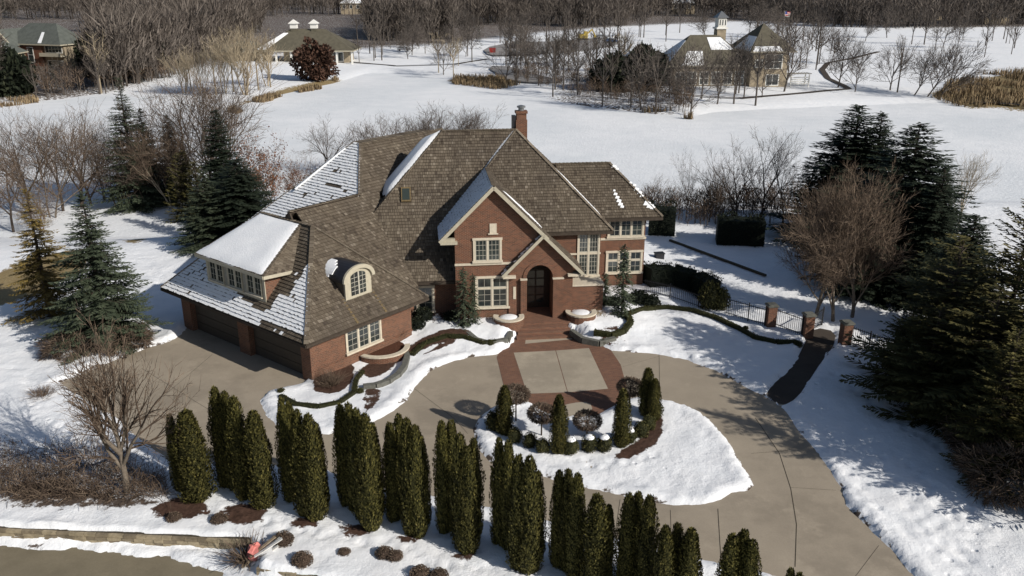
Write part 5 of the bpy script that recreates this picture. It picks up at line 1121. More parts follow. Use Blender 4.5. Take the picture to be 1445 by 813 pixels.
# terrace lines, bench and box on the back lawn
m_ = MB(); a, b = gp(945, 342), gp(1080, 393); m_.beam((a[0], a[1], a[2]+.2), (b[0], b[1], b[2]+.25), .22, .14); o = m_.build('timber_edging', 'joint_dark'); tag(o, 'long dark timber edging crossing the snowy back lawn', 'edging')
x, y, z = gp(930, 366); t = thing('garden_utility_box', 'small dark box on the snow behind the low curved hedge', 'box', (x, y, z), rz=.2); m_ = MB(); m_.box(-.35, .35, -.25, .25, -.1, .5); m_.build('body', 'dark_metal', t); m_ = MB(); m_.box(-.4, .4, -.3, .3, .5, .58); m_.build('lid', 'iron', t)
# ================================================================ far side of the lake
NPC = {}
def far_tree(seed, Ht=15, n=130, crown=.36, trunk=.45, mat='far_twig', bark='bark_far', col=None, up=1.):
    """one mesh: trunk, limbs and a haze of fine branches"""
    R.seed(seed); m_ = MB(); m_.tube((0, 0, -1), (0, 0, Ht*.5), .24, .15, 5, 0); tips = []
    for k in range(9):
        a = k*2.4+R.uniform(-.4, .4); z0 = Ht*R.uniform(.28, .6); e = Vector((math.cos(a)*Ht*crown*R.uniform(.3, .75), math.sin(a)*Ht*crown*R.uniform(.3, .75), Ht*R.uniform(.6, .92))); s_ = Vector((0, 0, z0)); mid = s_.lerp(e, .5)+Vector((math.cos(a), math.sin(a), 0))*.6
        m_.tube(s_, mid, .12, .08, 3, 0); m_.tube(mid, e, .08, .03, 3, 0); tips += [mid, e, mid.lerp(e, .5), s_.lerp(mid, .7)]
    m_.tube((0, 0, Ht*.5), (0, 0, Ht*.93), .15, .04, 4, 0); tips += [Vector((0, 0, Ht*.75)), Vector((0, 0, Ht*.88)), Vector((0, 0, Ht*.6))]
    for i in range(n):
        p = R.choice(tips); d_ = (Vector((p.x, p.y, 0)).normalized()*.5+rv()*.8+Vector((0, 0, .75*up))).normalized(); L_ = R.uniform(.8, 2.4)*Ht/15; w_ = R.uniform(.03, .07); s_ = d_.cross(rv()).normalized()*w_; e = p+d_*L_
        m_.poly([p-s_, p+s_, e], 1, R.random()); f = (d_+rv()*.6).normalized()*L_*.6; g = p+d_*L_*.5; m_.poly([g-s_*.7, g+s_*.7, g+f], 1, R.random())
    return m_.mesh('bare_tree', [bark, mat])
FT = [far_tree(600+i, 15, 120, R.uniform(.3, .42)) for i in range(5)]; FP = [far_tree(620+i, 15, 170, .32, mat='pale_twig', bark='bark_farpale', up=1.4) for i in range(2)]
fdet = [proto(*bare(640+i, 14, .48, 'bark_far', levels=4, nchild=4, tw=.035, twig_mat='far_twig'), 14) for i in range(4)]
ge = 'leafless trees on the far shore'
far_ind = [(975,50,165,'D','leafless tree at the point, standing at the water edge'),(1012,62,147,'D','leafless tree right of the point tree, before the clubhouse'),(1106,20,130,'D','leafless tree left of the white bench, far shore'),(1128,30,96,'T',None),(1137,32,95,'T',None),(1153,28,93,'T',None),(1172,28,77,'T',None),
 (1182,32,124,'D','tall leafless tree beside the winding path'),(1206,50,131,'D','spreading leafless tree right of the winding path'),(1256,48,128,'D','leafless tree with a few tan leaves, left of the leaning trees'),(1266,44,131,'T',None),(1290,52,135,'L','leafless leaning tree, left of the leaning three'),(1308,40,137,'L','leafless leaning tree, middle of the leaning three'),(1324,40,139,'L','leafless leaning tree nearest the reed bed'),
 (1319,24,72,'T',None),(1350,28,74,'T',None),(1389,30,81,'T',None),(1427,30,77,'T',None),(1424,34,62,'T',None),
 (619,40,103,'P',None),(626,46,106,'D','dark trunked leafless tree between the pale ones at the inlet'),(640,48,111,'P',None),(647,50,94,'P',None),(576,36,84,'D','leafless tree right of the pavilion by the park'),(507,46,89,'T',None),(551,30,69,'T',None),(660,30,80,'T',None),
 (780,50,137,'T',None),(795,40,128,'T',None),(745,40,118,'T',None),(760,46,122,'T',None),(815,55,135,'T',None),(835,40,125,'T',None),(862,55,140,'T',None),(905,50,155,'D','leafless twin tree on the point'),(925,60,163,'T',None),(850,70,150,'T',None),(880,40,110,'P',None),(890,66,152,'T',None),
 (735,18,98,'T',None),(742,22,90,'T',None),(720,20,86,'T',None),(990,60,140,'T',None),(1035,40,120,'T',None),(1075,60,138,'R',None),(540,40,78,'T',None),(600,30,76,'T',None),
 (347,28,134,'P',None),(330,35,130,'P',None),(365,30,128,'P',None),(305,48,134,'P',None),(382,40,124,'P',None),(270,60,128,'P',None),(150,70,135,'T',None),(52,82,139,'T',None),(100,90,132,'T',None),(120,88,128,'T',None),(135,90,126,'T',None),(222,80,118,'T',None),(240,74,112,'T',None),(200,70,112,'T',None)]
for i, (px, yt, yb, kd, lb) in enumerate(far_ind):
    x, y, z = gp(px, yb, -3); h = max(6, top_z(x, y, yt)-z); z = max(z, -3.3)-.1; R.seed(i)
    if kd in 'DLR':
        p_ = fdet[i % 4]; o = plant(p_, 'bare_tree', lb or 'leafless bushy tree with reddish stems beside the clubhouse terrace', 'tree', x, y, z, h, group=ge)
        if kd == 'L': o.rotation_euler = (0, math.radians(28+4*(i % 3)), 0)
    else:
        me = (FP if kd == 'P' else FT)[i % (2 if kd == 'P' else 5)]; s_ = h/15
        single(me, 'bare_tree', 'pale twigged leafless tree on the far shore of the lake' if kd == 'P' else 'grey leafless tree on the far shore of the lake', 'tree', x, y, z, (s_*.9, s_*.9, s_), group='pale trees on the far shore' if kd == 'P' else 'grey trees on the far shore')
# trees scattered over the park between the pavilion and the clubhouse and around it
R.seed(21); k = 0
for px0, px1, py0, py1, n, lo_, hi_, zn in ((500,680,62,92,16,11,16,'between the pavilion and the inlet'),(700,905,78,128,26,10,16,'between the parking lot and the lake'),(640,900,50,66,16,12,17,'behind the parking lot'),(905,1100,128,150,10,11,15,'on the lawn before the clubhouse'),(900,1110,44,60,14,13,18,'behind the clubhouse roofs'),(1090,1180,60,120,10,12,17,'between the clubhouse and the winding path'),(1200,1445,52,70,12,11,15,'on the snowfield edge at the upper right')):
    for j in range(n):
        px, py = R.uniform(px0, px1), R.uniform(py0, py1); x, y, z = gp(px, py, -3); s_ = R.uniform(lo_, hi_)/15; k += 1
        if k % 3 == 0: plant(fdet[k % 4], 'bare_tree', 'dark leafless tree '+zn, 'tree', x, y, max(z, -3.3)-.1, s_*14, group='dark trees '+zn)
        else: single(FT[k % 5], 'bare_tree', 'thin leafless tree '+zn, 'tree', x, y, max(z, -3.3)-.1, (s_*.95, s_*.95, s_), group='thin trees '+zn)
# pale fan-shaped poplars on the left bank
pop = [proto(*bare(680+i, 14, .26, 'bark_farpale', stems=3, levels=4, nchild=3, tw=.022, up=.7, twig_mat='pale_twig', fl=.42), 14) for i in range(2)]
for i, (px, yt, yb, wp) in enumerate(((348,28,134,90),(318,40,132,70),(378,36,122,60),(285,56,134,60),(262,62,132,60))):
    tree(pop[i % 2], 'bare_tree', ["tallest pale fan-shaped poplar on the far left bank", "pale fan-shaped poplar just left of the tallest one", "rightmost pale fan-shaped poplar on the far left bank", "second pale fan-shaped poplar from the left on the bank", "leftmost pale fan-shaped poplar on the far left bank"][i], 'tree', px, yt, yb, wp, group='pale poplars on the far left bank')
# the woods: nearest trees one by one, the rest as one mass
R.seed(9); pts_ = []
def inwood(px, py):
    edge = [(-200,135),(0,134),(60,130),(150,122),(240,104),(300,86),(345,62),(380,50),(500,58),(560,64),(640,60),(700,50),(760,46),(870,44),(935,30),(1060,34),(1110,40),(1200,46),(1300,47),(1445,42),(1700,42)]
    for (a, b), (c, d_) in zip(edge, edge[1:]):
        if a <= px <= c: return py < b+(d_-b)*(px-a)/(c-a)
    return False
def in_bldg(px, py): return (-5 < px < 138 and py > 36 and py < 141) or (370 < px < 520 and 30 < py < 100) or (640 < px < 800 and 42 < py < 110)
tries = 0; near_n = 0
while len(pts_) < 10500 and tries < 90000:
    tries += 1; y = 150+ (R.random()**1.35)*1150; x = R.uniform(-.68, .68)*y*1.08; z = 0
    d_ = y*math.cos(PITCH)+(CAM_H+2)*math.sin(PITCH); px = 722.5+FOC*x/d_; vz = -2-CAM_H; v_ = -(y*math.sin(PITCH)+vz*math.cos(PITCH)); py = 406.5+FOC*v_/d_
    if not inwood(px, py) or in_bldg(px, py): continue
    pts_.append((y, x, px, py))
edge_ = [(-200,135),(0,134),(60,130),(150,122),(240,104),(300,86),(345,62),(380,50),(500,58),(560,64),(640,60),(700,50),(760,46),(870,44),(935,30),(1060,34),(1110,40),(1200,46),(1300,47),(1445,42),(1700,42)]
for i in range(2600):
    px = R.uniform(-150, 1600); ey = next(b+(d_-b)*(px-a)/(c-a) for (a, b), (c, d_) in zip(edge_, edge_[1:]) if a <= px <= c); py = ey-1-R.random()**1.3*22
    if in_bldg(px, py) or py < 2: continue
    x, y = P(px, py, -1.5); pts_.append((y, x, px, py))
pts_.sort(); wood = [p for p in pts_]
names_w = 'grey leafless tree in the woods beyond the lake'
Zw = base(np.array([p[1] for p in wood]), np.array([p[0] for p in wood])); R.seed(10)
wp_near = list(zip(wood, Zw))
dcon = [proto(None, conifer(651, 'spruce_dark', 12, 2.4, 14, 6, .2, .7, dens=.6)[1], 12)]
for i, ((y, x, px, py), z) in enumerate(wp_near[:170]):
    if i % 14 == 5: single(dcon[0]['c'], 'spruce_tree', 'dark evergreen standing among the leafless woods beyond the lake', 'tree', x, y, z-.2, R.uniform(.7, 1.0), group='evergreens in the far woods'); continue
    s_ = R.uniform(.65, 1.05); single(R.choice(FT if R.random() < .93 else FP), 'bare_tree', names_w, 'tree', x, y, z-.2, (s_*1.05, s_*1.05, s_), group='trees of the woods beyond the lake')
# mass: copies of light trees joined with numpy
def joined(name, protos, places, mat_slots, label, cat):
    V_, F_, Rr, Mi, off = [], [], [], [], 0; LT = []
    for me in protos:
        co = np.zeros(len(me.vertices)*3); me.vertices.foreach_get('co', co); co = co.reshape(-1, 3); ls = np.zeros(len(me.polygons), int); me.polygons.foreach_get('loop_total', ls); lv = np.zeros(len(me.loops), int); me.loops.foreach_get('vertex_index', lv)
        r_ = np.zeros(len(me.polygons)); me.attributes['rnd'].data.foreach_get('value', r_); mi = np.zeros(len(me.polygons), int); me.polygons.foreach_get('material_index', mi); LT.append((co, ls, lv, r_, mi))
    vs, ls_, lvs, rs, ms = [], [], [], [], []; off = 0
    for k, (x, y, z, s_, a, pi_) in enumerate(places):
        co, ls, lv, r_, mi = LT[pi_]; c, s = math.cos(a)*s_, math.sin(a)*s_
        vs.append(np.stack([co[:, 0]*c-co[:, 1]*s+x, co[:, 0]*s+co[:, 1]*c+y, co[:, 2]*s_+z], 1)); ls_.append(ls); lvs.append(lv+off); rs.append(np.clip(r_+R.uniform(-.25, .25), 0, 1)); ms.append(mi); off += len(co)
    vs = np.concatenate(vs); ls_ = np.concatenate(ls_); lvs = np.concatenate(lvs); rs = np.concatenate(rs); ms = np.concatenate(ms)
    me = bpy.data.meshes.new(name); me.vertices.add(len(vs)); me.vertices.foreach_set('co', vs.ravel().astype(np.float32)); me.loops.add(len(lvs)); me.loops.foreach_set('vertex_index', lvs.astype(np.int32))
    me.polygons.add(len(ls_)); me.polygons.foreach_set('loop_start', np.concatenate([[0], np.cumsum(ls_)[:-1]]).astype(np.int32))
    for m_ in mat_slots: me.materials.append(MATS[m_])
    me.polygons.foreach_set('material_index', ms.astype(np.int32)); at = me.attributes.new('rnd', 'FLOAT', 'FACE'); at.data.foreach_set('value', rs.astype(np.float32)); me.update(calc_edges=True)
    o = bpy.data.objects.new(name, me); COL.objects.link(o); o['kind'] = 'stuff'; return tag(o, label, cat)
def light_tree(seed, n):
    R.seed(seed); m_ = MB(); Ht = 14; m_.tube((0, 0, -1), (0, 0, Ht*.75), .26, .08, 3, 0)
    for i in range(n):
        t_ = R.uniform(.3, 1); a = R.uniform(0, 6.28); rr = Ht*.33*math.sin(min(1, (t_-.2)*1.2)*math.pi*.9)**.6*R.random()**.5; p = Vector((rr*math.cos(a)*.6, rr*math.sin(a)*.6, Ht*t_*.86)); d_ = (Vector((math.cos(a)*.5, math.sin(a)*.5, .9))+rv()*.5).normalized(); s_ = d_.cross(rv()).normalized()*R.uniform(.08, .2); m_.poly([p-s_, p+s_, p+d_*R.uniform(1.5, 4.0)], 1, R.random())
    return m_.mesh('lt', ['bark_far', 'far_twig'])
R.seed(11); ltp = [light_tree(700+i, 80) for i in range(4)]
places = [(x, y, z-.2, R.uniform(.75, 1.3), R.uniform(0, 6.28), R.randrange(4)) for (y, x, px, py), z in wp_near[170:]]
joined('woods', ltp, places, ['bark_far', 'far_twig'], 'brown leafless woods reaching to the top of the view', 'woods')
R.seed(12); plc = [(x+3, y+3, z-.2, R.uniform(.7, 1.1), R.uniform(0, 6.28), 0) for (y, x, px, py), z in wp_near[170:] if R.random() < .02]
joined('evergreen_woods', [dcon[0]['c']], plc, ['spruce_dark'], 'scattered dark evergreens far back in the leafless woods', 'woods')
# brush along the far point
R.seed(13); brush = [light_tree(720+i, 70) for i in range(2)]; pl_ = []
for i in range(420):
    px = R.uniform(725, 978); py = R.uniform(104, 160) if px > 850 else R.uniform(100, 148); 
    if py > 118+(px-725)*.19: continue
    x, y, z = gp(px, py, -3); pl_.append((x, y, max(z, -3.3)-.2, R.uniform(.16, .34), R.uniform(0, 6.28), R.randrange(2)))
for i in range(160):
    px = R.uniform(905, 1110); py = R.uniform(285, 322); x, y, z = gp(px, py); pl_.append((x, y, z-.1, R.uniform(.10, .22), R.uniform(0, 6.28), R.randrange(2)))
for i in range(150):
    px = R.uniform(60, 240); py = R.uniform(98, 140)
    if py > 140-(px-60)*.14 or (px < 125 and py < 122): continue
    x, y, z = gp(px, py, -3); pl_.append((x, y, z-.1, R.uniform(.25, .55), R.uniform(0, 6.28), R.randrange(2)))
joined('shore_brush', brush, pl_, ['bark_far', 'dry_twig'], 'low leafless brush along the lake banks', 'brush')
# short trees in front of the far brick house
R.seed(41)
for i in range(16):
    px, py = R.uniform(-10, 135), R.uniform(112, 136); x, y, z = gp(px, py, -3); s_ = R.uniform(.38, .5); single(FT[i % 5], 'bare_tree', 'short leafless tree below the far brick house', 'tree', x, y, z-.1, (s_*1.5, s_*1.5, s_), group='short trees below the far brick house')
for px, yt, yb in ((30,86,132),(78,92,130),(110,84,124)):
    x, y, z = gp(px, yb, -3); h = top_z(x, y, yt)-z; single(dcon[0]['c'], 'spruce_tree', {30:'dark evergreen left below the far brick house',78:'dark evergreen in the middle below the far brick house',110:'dark evergreen right below the far brick house'}[px], 'tree', x, y, z, (h/12*1.3, h/12*1.3, h/12))
# dark evergreen domes and single coloured trees
dome = globe(740, 'dark_leaf', 1600, .12, .95, rough=.2)
for px, py, w_, hs, lb in ((866,128,50,.95,'dark rounded evergreen left of the clubhouse wing'),(905,126,56,1.0,'larger dark rounded evergreen against the clubhouse wing'),(20,135,50,1.2,'dark evergreen at the far left edge below the brick house'),(135,108,36,1.5,'dark evergreen right of the far brick house')):
    bush(dome, lb, px, py, w_*1.1, hs, nm='evergreen_tree', cat='tree', grp='dark evergreens on the far shore').location.z -= .3
R.seed(33); fo = globe(741, 'oak_leaf_dark', 3000, .11, 1.0, rough=.45, core=False)
x, y, z = gp(447, 114, -3); h = top_z(x, y, 64)-z; t = thing('oak_tree', 'round tree with dark rust brown leaves on the far shore', 'tree', (x, y, z)); c = link('crown', fo, t); c.scale = (h*.98, h*.98, h*.9); c.location = (0, 0, h*.1); m_ = MB(); m_.tube((0, 0, -.5), (0, 0, h*.4), .35, .2, 6); m_.build('trunk', 'bark_far', t)
for px, yt, yb, lb in ((1338,45,60,'small cone shaped evergreen on the far snow, right one'),(1268,50,60,'small cone shaped evergreen on the far snow, left one'),(676,36,70,'dark brown-green evergreen by the parking lot'),(570,46,68,'dark evergreen by the park road')):
    x, y, z = gp(px, yb, -2); h = top_z(x, y, yt)-z; single(dcon[0]['c'], 'spruce_tree', lb, 'tree', x, y, z, h/12, group='small evergreens on the far snow')
# ---------------------------------------------------------------- far buildings
def fr_at(px, py, yaw, z=None):
    x, y, zz = gp(px, py, -2.5); c, s = math.cos(yaw), math.sin(yaw); z0 = zz if z is None else z
    return (lambda a, b, z_: Vector((x+a*c-b*s, y+a*s+b*c, z0+z_))), (x, y, z0)
def hip(t, fr, a0, a1, b0, b1, ze, zr, mat, over=.6, ridge=None, axis='a', nm='roof', snow=None):
    a0 -= over; a1 += over; b0 -= over; b1 += over; m_ = MB(); w2 = (b1-b0)/2; la = a1-a0; k = min(w2, la/2) if ridge is None else ridge; bm_ = (b0+b1)/2
    r0, r1 = fr(a0+k, bm_, zr), fr(a1-k, bm_, zr); c = [fr(a0, b0, ze), fr(a1, b0, ze), fr(a1, b1, ze), fr(a0, b1, ze)]
    m_.poly([c[0], c[1], r1, r0]); m_.poly([c[1], c[2], r1]); m_.poly([c[2], c[3], r0, r1]); m_.poly([c[3], c[0], r0]); m_.poly(c[::-1]); r_ = m_.build(nm, mat, t)
    m_ = MB(); 
    for i in range(4): m_.beam(c[i]+Vector((0, 0, -.15)), c[(i+1) % 4]+Vector((0, 0, -.15)), .2, .3)
    m_.build('fascia', 'cream_trim', r_)
    if snow:
        for s_ in snow:
            P0 = [c[s_[0]].lerp(c[(s_[0]+1) % 4], s_[1]), c[s_[0]].lerp(c[(s_[0]+1) % 4], s_[2])]; rr = {0: (r0, r1), 1: (r1, r1), 2: (r1, r0), 3: (r0, r0)}[s_[0]]; T = [rr[0].lerp(rr[1], s_[1]), rr[0].lerp(rr[1], s_[2])]
            q0, q1, q2_, q3 = P0[0].lerp(T[0], s_[3]), P0[1].lerp(T[1], s_[3]), P0[1].lerp(T[1], s_[4]), P0[0].lerp(T[0], s_[4]); up = Vector((0, 0, .12)); m_ = MB(); m_.prism([q0, q1, q2_, q3], [q0+up, q1+up, q2_+up, q3+up]); m_.build('snow_cover', 'snow', r_)
    return r_
def fwin(t, fr, a0, a1, z0, z1, b, n=1, m=1, frame='white_paint'):
    f = MB(); f.obox(fr, a0-.15, a1+.15, b-.08, b-.001, z0-.15, z1+.15); w_ = f.build('window', frame, t); 
    for i in range(n):
        for j in range(m):
            xa, xb = a0+(a1-a0)*i/n+.06, a0+(a1-a0)*(i+1)/n-.06; za, zb = z0+(z1-z0)*j/m+.06, z0+(z1-z0)*(j+1)/m-.06; g = MB(); g.poly([fr(xa, b-.10, za), fr(xb, b-.10, za), fr(xb, b-.10, zb), fr(xa, b-.10, zb)]); g.build('pane', 'window_glass', w_)
# brick house at the upper left
fr, o_ = fr_at(66, 92, -.30); t = thing('far_house', 'brick house with grey hipped roof beyond the lake at the upper left', 'house', o_, world=True)
m_ = MB(); m_.obox(fr, -9, 3, -4, 6, -2, 6.2); m_.obox(fr, -12, -4, -7, 4, -2, 5.6); m_.build('wall', 'wall_brick', t, uv=True)
m_ = MB(); m_.obox(fr, 3, 10, -3, 6, -2, 6.2); m_.build('wall', 'far_stone', t)
hip(t, fr, -10, 10, -4, 6.5, 6.2, 11.6, 'far_roof_grey', snow=[(0, .62, .68, .05, .55)])
m_ = MB(); m_.prism([fr(-12.6, -7.5, 5.6), fr(-3.6, -7.5, 5.6), fr(-8.1, -7.5, 10.2)], [fr(-12.6, 2, 5.6), fr(-3.6, 2, 5.6), fr(-8.1, 2, 10.2)]); m_.build('roof', 'far_roof_grey', t)
m_ = MB(); m_.prism([fr(-12, -7.55, 5.6), fr(-4.2, -7.55, 5.6), fr(-8.1, -7.55, 9.6)], [fr(-12, -7.4, 5.6), fr(-4.2, -7.4, 5.6), fr(-8.1, -7.4, 9.6)]); m_.build('gable', 'wall_brick', t, uv=True)
for s_ in (-1, 1): m_ = MB(); m_.beam(fr(-8.1+s_*4.7, -7.7, 5.5), fr(-8.1, -7.7, 10.3), .3, .5); m_.build('bargeboard', 'cream_trim', t)
fwin(t, fr, -9.3, -7.3, 2.6, 4.8, -7, 2); fwin(t, fr, -1.8, 0, 1.2, 5.2, -4, 1, 2); fwin(t, fr, 3.6, 9.3, 3.9, 5.7, -3, 5); fwin(t, fr, 3.8, 9, .4, 1.6, -3, 3)
m_ = MB(); m_.obox(fr, 3, 10.5, -5, -3, 2.9, 3.2); m_.obox(fr, 3, 10.5, -5, -4.9, 3.2, 3.9); m_.build('balcony', 'cream_trim', t)
# house corner at the very left
fr, o_ = fr_at(4, 98, .1); t = thing('far_house', 'snow-roofed house corner at the upper left edge', 'house', o_, world=True); m_ = MB(); m_.obox(fr, -9, 5, -4, 4, -2, 4.5); m_.build('wall', 'far_stone', t); hip(t, fr, -9, 5, -4, 4, 4.5, 8, 'far_roof_grey', snow=[(0, .05, .95, .05, .6)]); fwin(t, fr, 1, 3.5, 1, 3, -4, 2)
# pavilion with two cupolas
fr, o_ = fr_at(440, 87, .0); t = thing('pavilion', 'pavilion with olive hipped roof and two white cupolas on the far shore', 'pavilion', o_, world=True)
m_ = MB(); m_.obox(fr, -8, 12, -2, 6, -2, 3.6); m_.build('wall', 'far_stone', t)
hip(t, fr, -15, 13.5, -5, 8, 3.7, 9.6, 'far_roof_olive', ridge=9.5, snow=[(0, .0, .10, .05, .8)])
for k in range(7): m_ = MB(); a = -14.5+k*4.6; m_.obox(fr, a, a+.5, -4.8, -4.3, -.5, 3.5); m_.build('column', 'white_paint', t)
for k in range(4): fwin(t, fr, -6+k*4.4, -3+k*4.4, .3, 2.9, -2, 2)
for a in (-5.0, 1.2):
    m_ = MB(); m_.obox(fr, a-.9, a+.9, .6, 2.4, 8.0, 9.8); cp = m_.build('cupola', 'far_roof_olive', t); m_ = MB(); m_.obox(fr, a-1, a+1, .5, 2.5, 9.8, 11.2); m_.build('lantern', 'white_paint', cp); m_ = MB(); m_.prism([fr(a-1.5, 0, 11.2), fr(a+1.5, 0, 11.2), fr(a+1.5, 3, 11.2), fr(a-1.5, 3, 11.2)], [fr(a-.1, 1.4, 12.4), fr(a+.1, 1.4, 12.4), fr(a+.1, 1.6, 12.4), fr(a-.1, 1.6, 12.4)]); m_.build('cupola_roof', 'white_paint', cp)
m_ = MB(); m_.obox(fr, -26, -15, -2, 5, -1, 3.2); m_.build('wall', 'far_stone', t); hip(t, fr, -27, -14, -3, 6, 3.3, 6, 'far_roof_grey', .3)
# clubhouse with tower
fr, o_ = fr_at(1030, 122, .12); t = thing('clubhouse', 'large pale stone clubhouse with olive roofs and a lantern tower', 'building', o_, world=True)
m_ = MB(); m_.obox(fr, -14, 4, 0, 12, -2, 5); m_.build('wall', 'far_stone', t); m_ = MB(); m_.obox(fr, 4, 13, -2, 12, -2, 8.2); m_.build('wall', 'far_stone', t); m_ = MB(); m_.obox(fr, -26, -14, 2, 14, -2, 3.6); m_.build('wall', 'far_stone', t)
hip(t, fr, -15, 5, 0, 13, 5, 11.5, 'far_roof_olive', snow=[(3, .1, .9, .02, .8), (0, .15, .4, .0, .45), (0, .55, .95, .5, .9)])
hip(t, fr, 4, 14, -2, 12, 8.2, 14.2, 'far_roof_olive', snow=[(3, .3, .95, .0, .5), (0, .05, .7, .0, .16)]); hip(t, fr, -27, -14, 2, 14, 3.6, 8.4, 'far_roof_olive', snow=[(3, .0, 1, .02, .9), (0, .0, .35, .0, .8)])
m_ = MB(); m_.obox(fr, -1.9, .3, 6.3, 8.7, 5, 12.8); tw = m_.build('tower', 'far_stone', t); m_ = MB(); m_.obox(fr, -2.2, .6, 6, 9, 12.8, 13.2); m_.obox(fr, -1.8, .2, 6.4, 8.6, 13.2, 15.4); m_.build('lantern', 'white_paint', tw)
m_ = MB(); m_.prism([fr(-2.3, 5.9, 15.4), fr(.7, 5.9, 15.4), fr(.7, 9.1, 15.4), fr(-2.3, 9.1, 15.4)], [fr(-.9, 7.4, 16.9), fr(-.7, 7.4, 16.9), fr(-.7, 7.6, 16.9), fr(-.9, 7.6, 16.9)]); m_.build('spire', 'grey_metal', tw)
for k in range(3): fwin(t, fr, -1.55+k*.65, -1.15+k*.65, 13.6, 15.0, 6.4)
for k in range(6): fwin(t, fr, -13.4+k*2.9, -11.4+k*2.9, .6, 3.4, 0, 2, 2)
fwin(t, fr, 7.5, 11.5, 4.3, 7.4, -2, 2, 2); fwin(t, fr, 8, 11, .4, 2.8, -2, 2, 1); fwin(t, fr, 5, 6.6, 4.6, 6.2, -2, 1, 1)
for k in range(3): fwin(t, fr, -25+k*3.8, -22.4+k*3.8, .4, 2.4, 2, 2, 1)
for i, (px, py, yw, lb, sn) in enumerate(((330,22,.2,'small snow-roofed house far in the woods, left of the middle',1),(572,22,-.1,'pair-gabled snowy house far in the woods above the pavilion trees',1),(768,12,.1,'small snow-roofed house far in the woods near the top centre',1),(962,14,0,'snow-roofed house far in the woods left of the tower',1),(222,18,.2,'small house far in the woods at the upper left',1),(1400,68-40,.1,'dark-roofed house far in the woods at the upper right',0),(1310,22,.1,'low snow-roofed house far in the woods at the right',1),(498,14,.1,'small grey house far in the woods at the top',1))):
    fr, o_ = fr_at(px, py+6, yw); t = thing('far_house', lb, 'house', o_, 'houses far in the woods', world=True); m_ = MB(); m_.obox(fr, -7, 7, -4, 4, -2, 6.5); m_.build('wall', 'far_stone', t); hip(t, fr, -7, 7, -4, 4, 6.5, 10.5, 'far_roof_grey', snow=[(0, .02, .98, .02, .9)] if sn else None)
    for k in range(3): fwin(t, fr, -5.5+k*4.2, -4+k*4.2, 3.5, 5.5, -4, 1)
# parking lot, road and vehicles
def far_sheet(nm, pxp, mat, dz):
    bm = bmesh.new(); poly = PL(pxp, -1.4); vs = [bm.verts.new((a, b, H(a, b)+dz)) for a, b in smoothpoly(poly, 1)]; f = bm.faces.new(vs); bmesh.ops.triangulate(bm, faces=[f]); me = bpy.data.meshes.new(nm); bm.to_mesh(me); bm.free(); me.materials.append(MATS[mat]); return link(nm, me, None, 'structure')
far_sheet('parking_lot', [(680,70),(720,64),(790,62),(860,57),(880,64),(850,72),(780,76),(720,78),(690,78)], 'far_asphalt', .45)
far_sheet('road', [(686,90),(720,91),(770,104),(800,110),(770,112),(730,110),(706,104)], 'far_asphalt', .45)
def path_strip(nm, px_pts, w_, mat, dz=.3):
    pp = [gp(a, b, -3) for a, b in px_pts]; m_ = MB()
    for i in range(len(pp)-1):
        for k in range(4):
            a = Vector(pp[i]).lerp(Vector(pp[i+1]), k/4); b = Vector(pp[i]).lerp(Vector(pp[i+1]), (k+1)/4); a.z = H(a.x, a.y)+dz; b.z = H(b.x, b.y)+dz; s_ = (b-a).cross(Vector((0, 0, 1))).normalized()*w_/2; m_.poly([a-s_, b-s_, b+s_, a+s_])
    return m_.build(nm, mat, None, kind='structure')
path_strip('path', [(1045,140),(1120,134),(1170,129),(1198,127),(1190,122),(1168,112),(1160,100),(1168,90),(1200,84),(1240,74)], 1.5, 'path_paving')
path_strip('path', [(490,88),(560,94),(640,92),(690,84)], 1.2, 'path_paving'); path_strip('path', [(935,132),(1000,138),(1045,140)], 1.2, 'path_paving')
path_strip('lake_inlet_edge', [(1440,150),(1400,147),(1372,147)], 1.6, 'dark_metal', .35)
def car(label, px, py, yaw, mat, kind='car'):
    x, y, z = gp(px, py, -2); z += .5; t = thing('parked_'+kind, label, kind, (x, y, z), 'vehicles on the far parking lot', rz=yaw); van = kind == 'van'
    L_, W_, hb, hc = (5.2, 2.0, 1.1, 2.2) if van else (4.5, 1.8, .95, 1.45); m_ = MB()
    m_.prism([(-L_/2, -W_/2, .3), (L_/2, -W_/2, .3), (L_/2, W_/2, .3), (-L_/2, W_/2, .3)], [(-L_/2+.1, -W_/2, hb), (L_/2-.15, -W_/2, hb-.1), (L_/2-.15, W_/2, hb-.1), (-L_/2+.1, W_/2, hb)])
    m_.prism([(-L_*.42, -W_/2+.05, hb), (L_*.22, -W_/2+.05, hb), (L_*.22, W_/2-.05, hb), (-L_*.42, W_/2-.05, hb)], [(-L_*.34, -W_/2+.2, hc), (L_*.08, -W_/2+.2, hc), (L_*.08, W_/2-.2, hc), (-L_*.34, W_/2-.2, hc)]); m_.build('body', mat, t)
    for sx in (-.30, .30):
        for sy in (-1, 1): m_ = MB(); m_.tube((L_*sx, sy*(W_/2-.12), .33), (L_*sx, sy*(W_/2+.02), .33), .33, .33, 10, caps=True); m_.build('wheel', 'tyre', t)
    m_ = MB(); m_.box(-L_*.30, L_*.05, -W_/2+.08, W_/2-.08, hb+.08, hc-.12); m_.build('side_window', 'window_glass', t)
for a_ in (('black car nearest the trees at the left of the parking lot',728,80,.3,'car_black'),('dark van above the black car in the parking lot',730,70,.3,'car_black','van'),('silver car in the middle of the far parking lot',850,56,.1,'car_silver'),('blue car right of the silver one in the parking lot',862,62,.1,'car_blue'),('white car at the right end of the parking lot',872,56,.1,'car_white'),('silver car parked by the park trees',570,74,.0,'car_silver')): car(*a_)
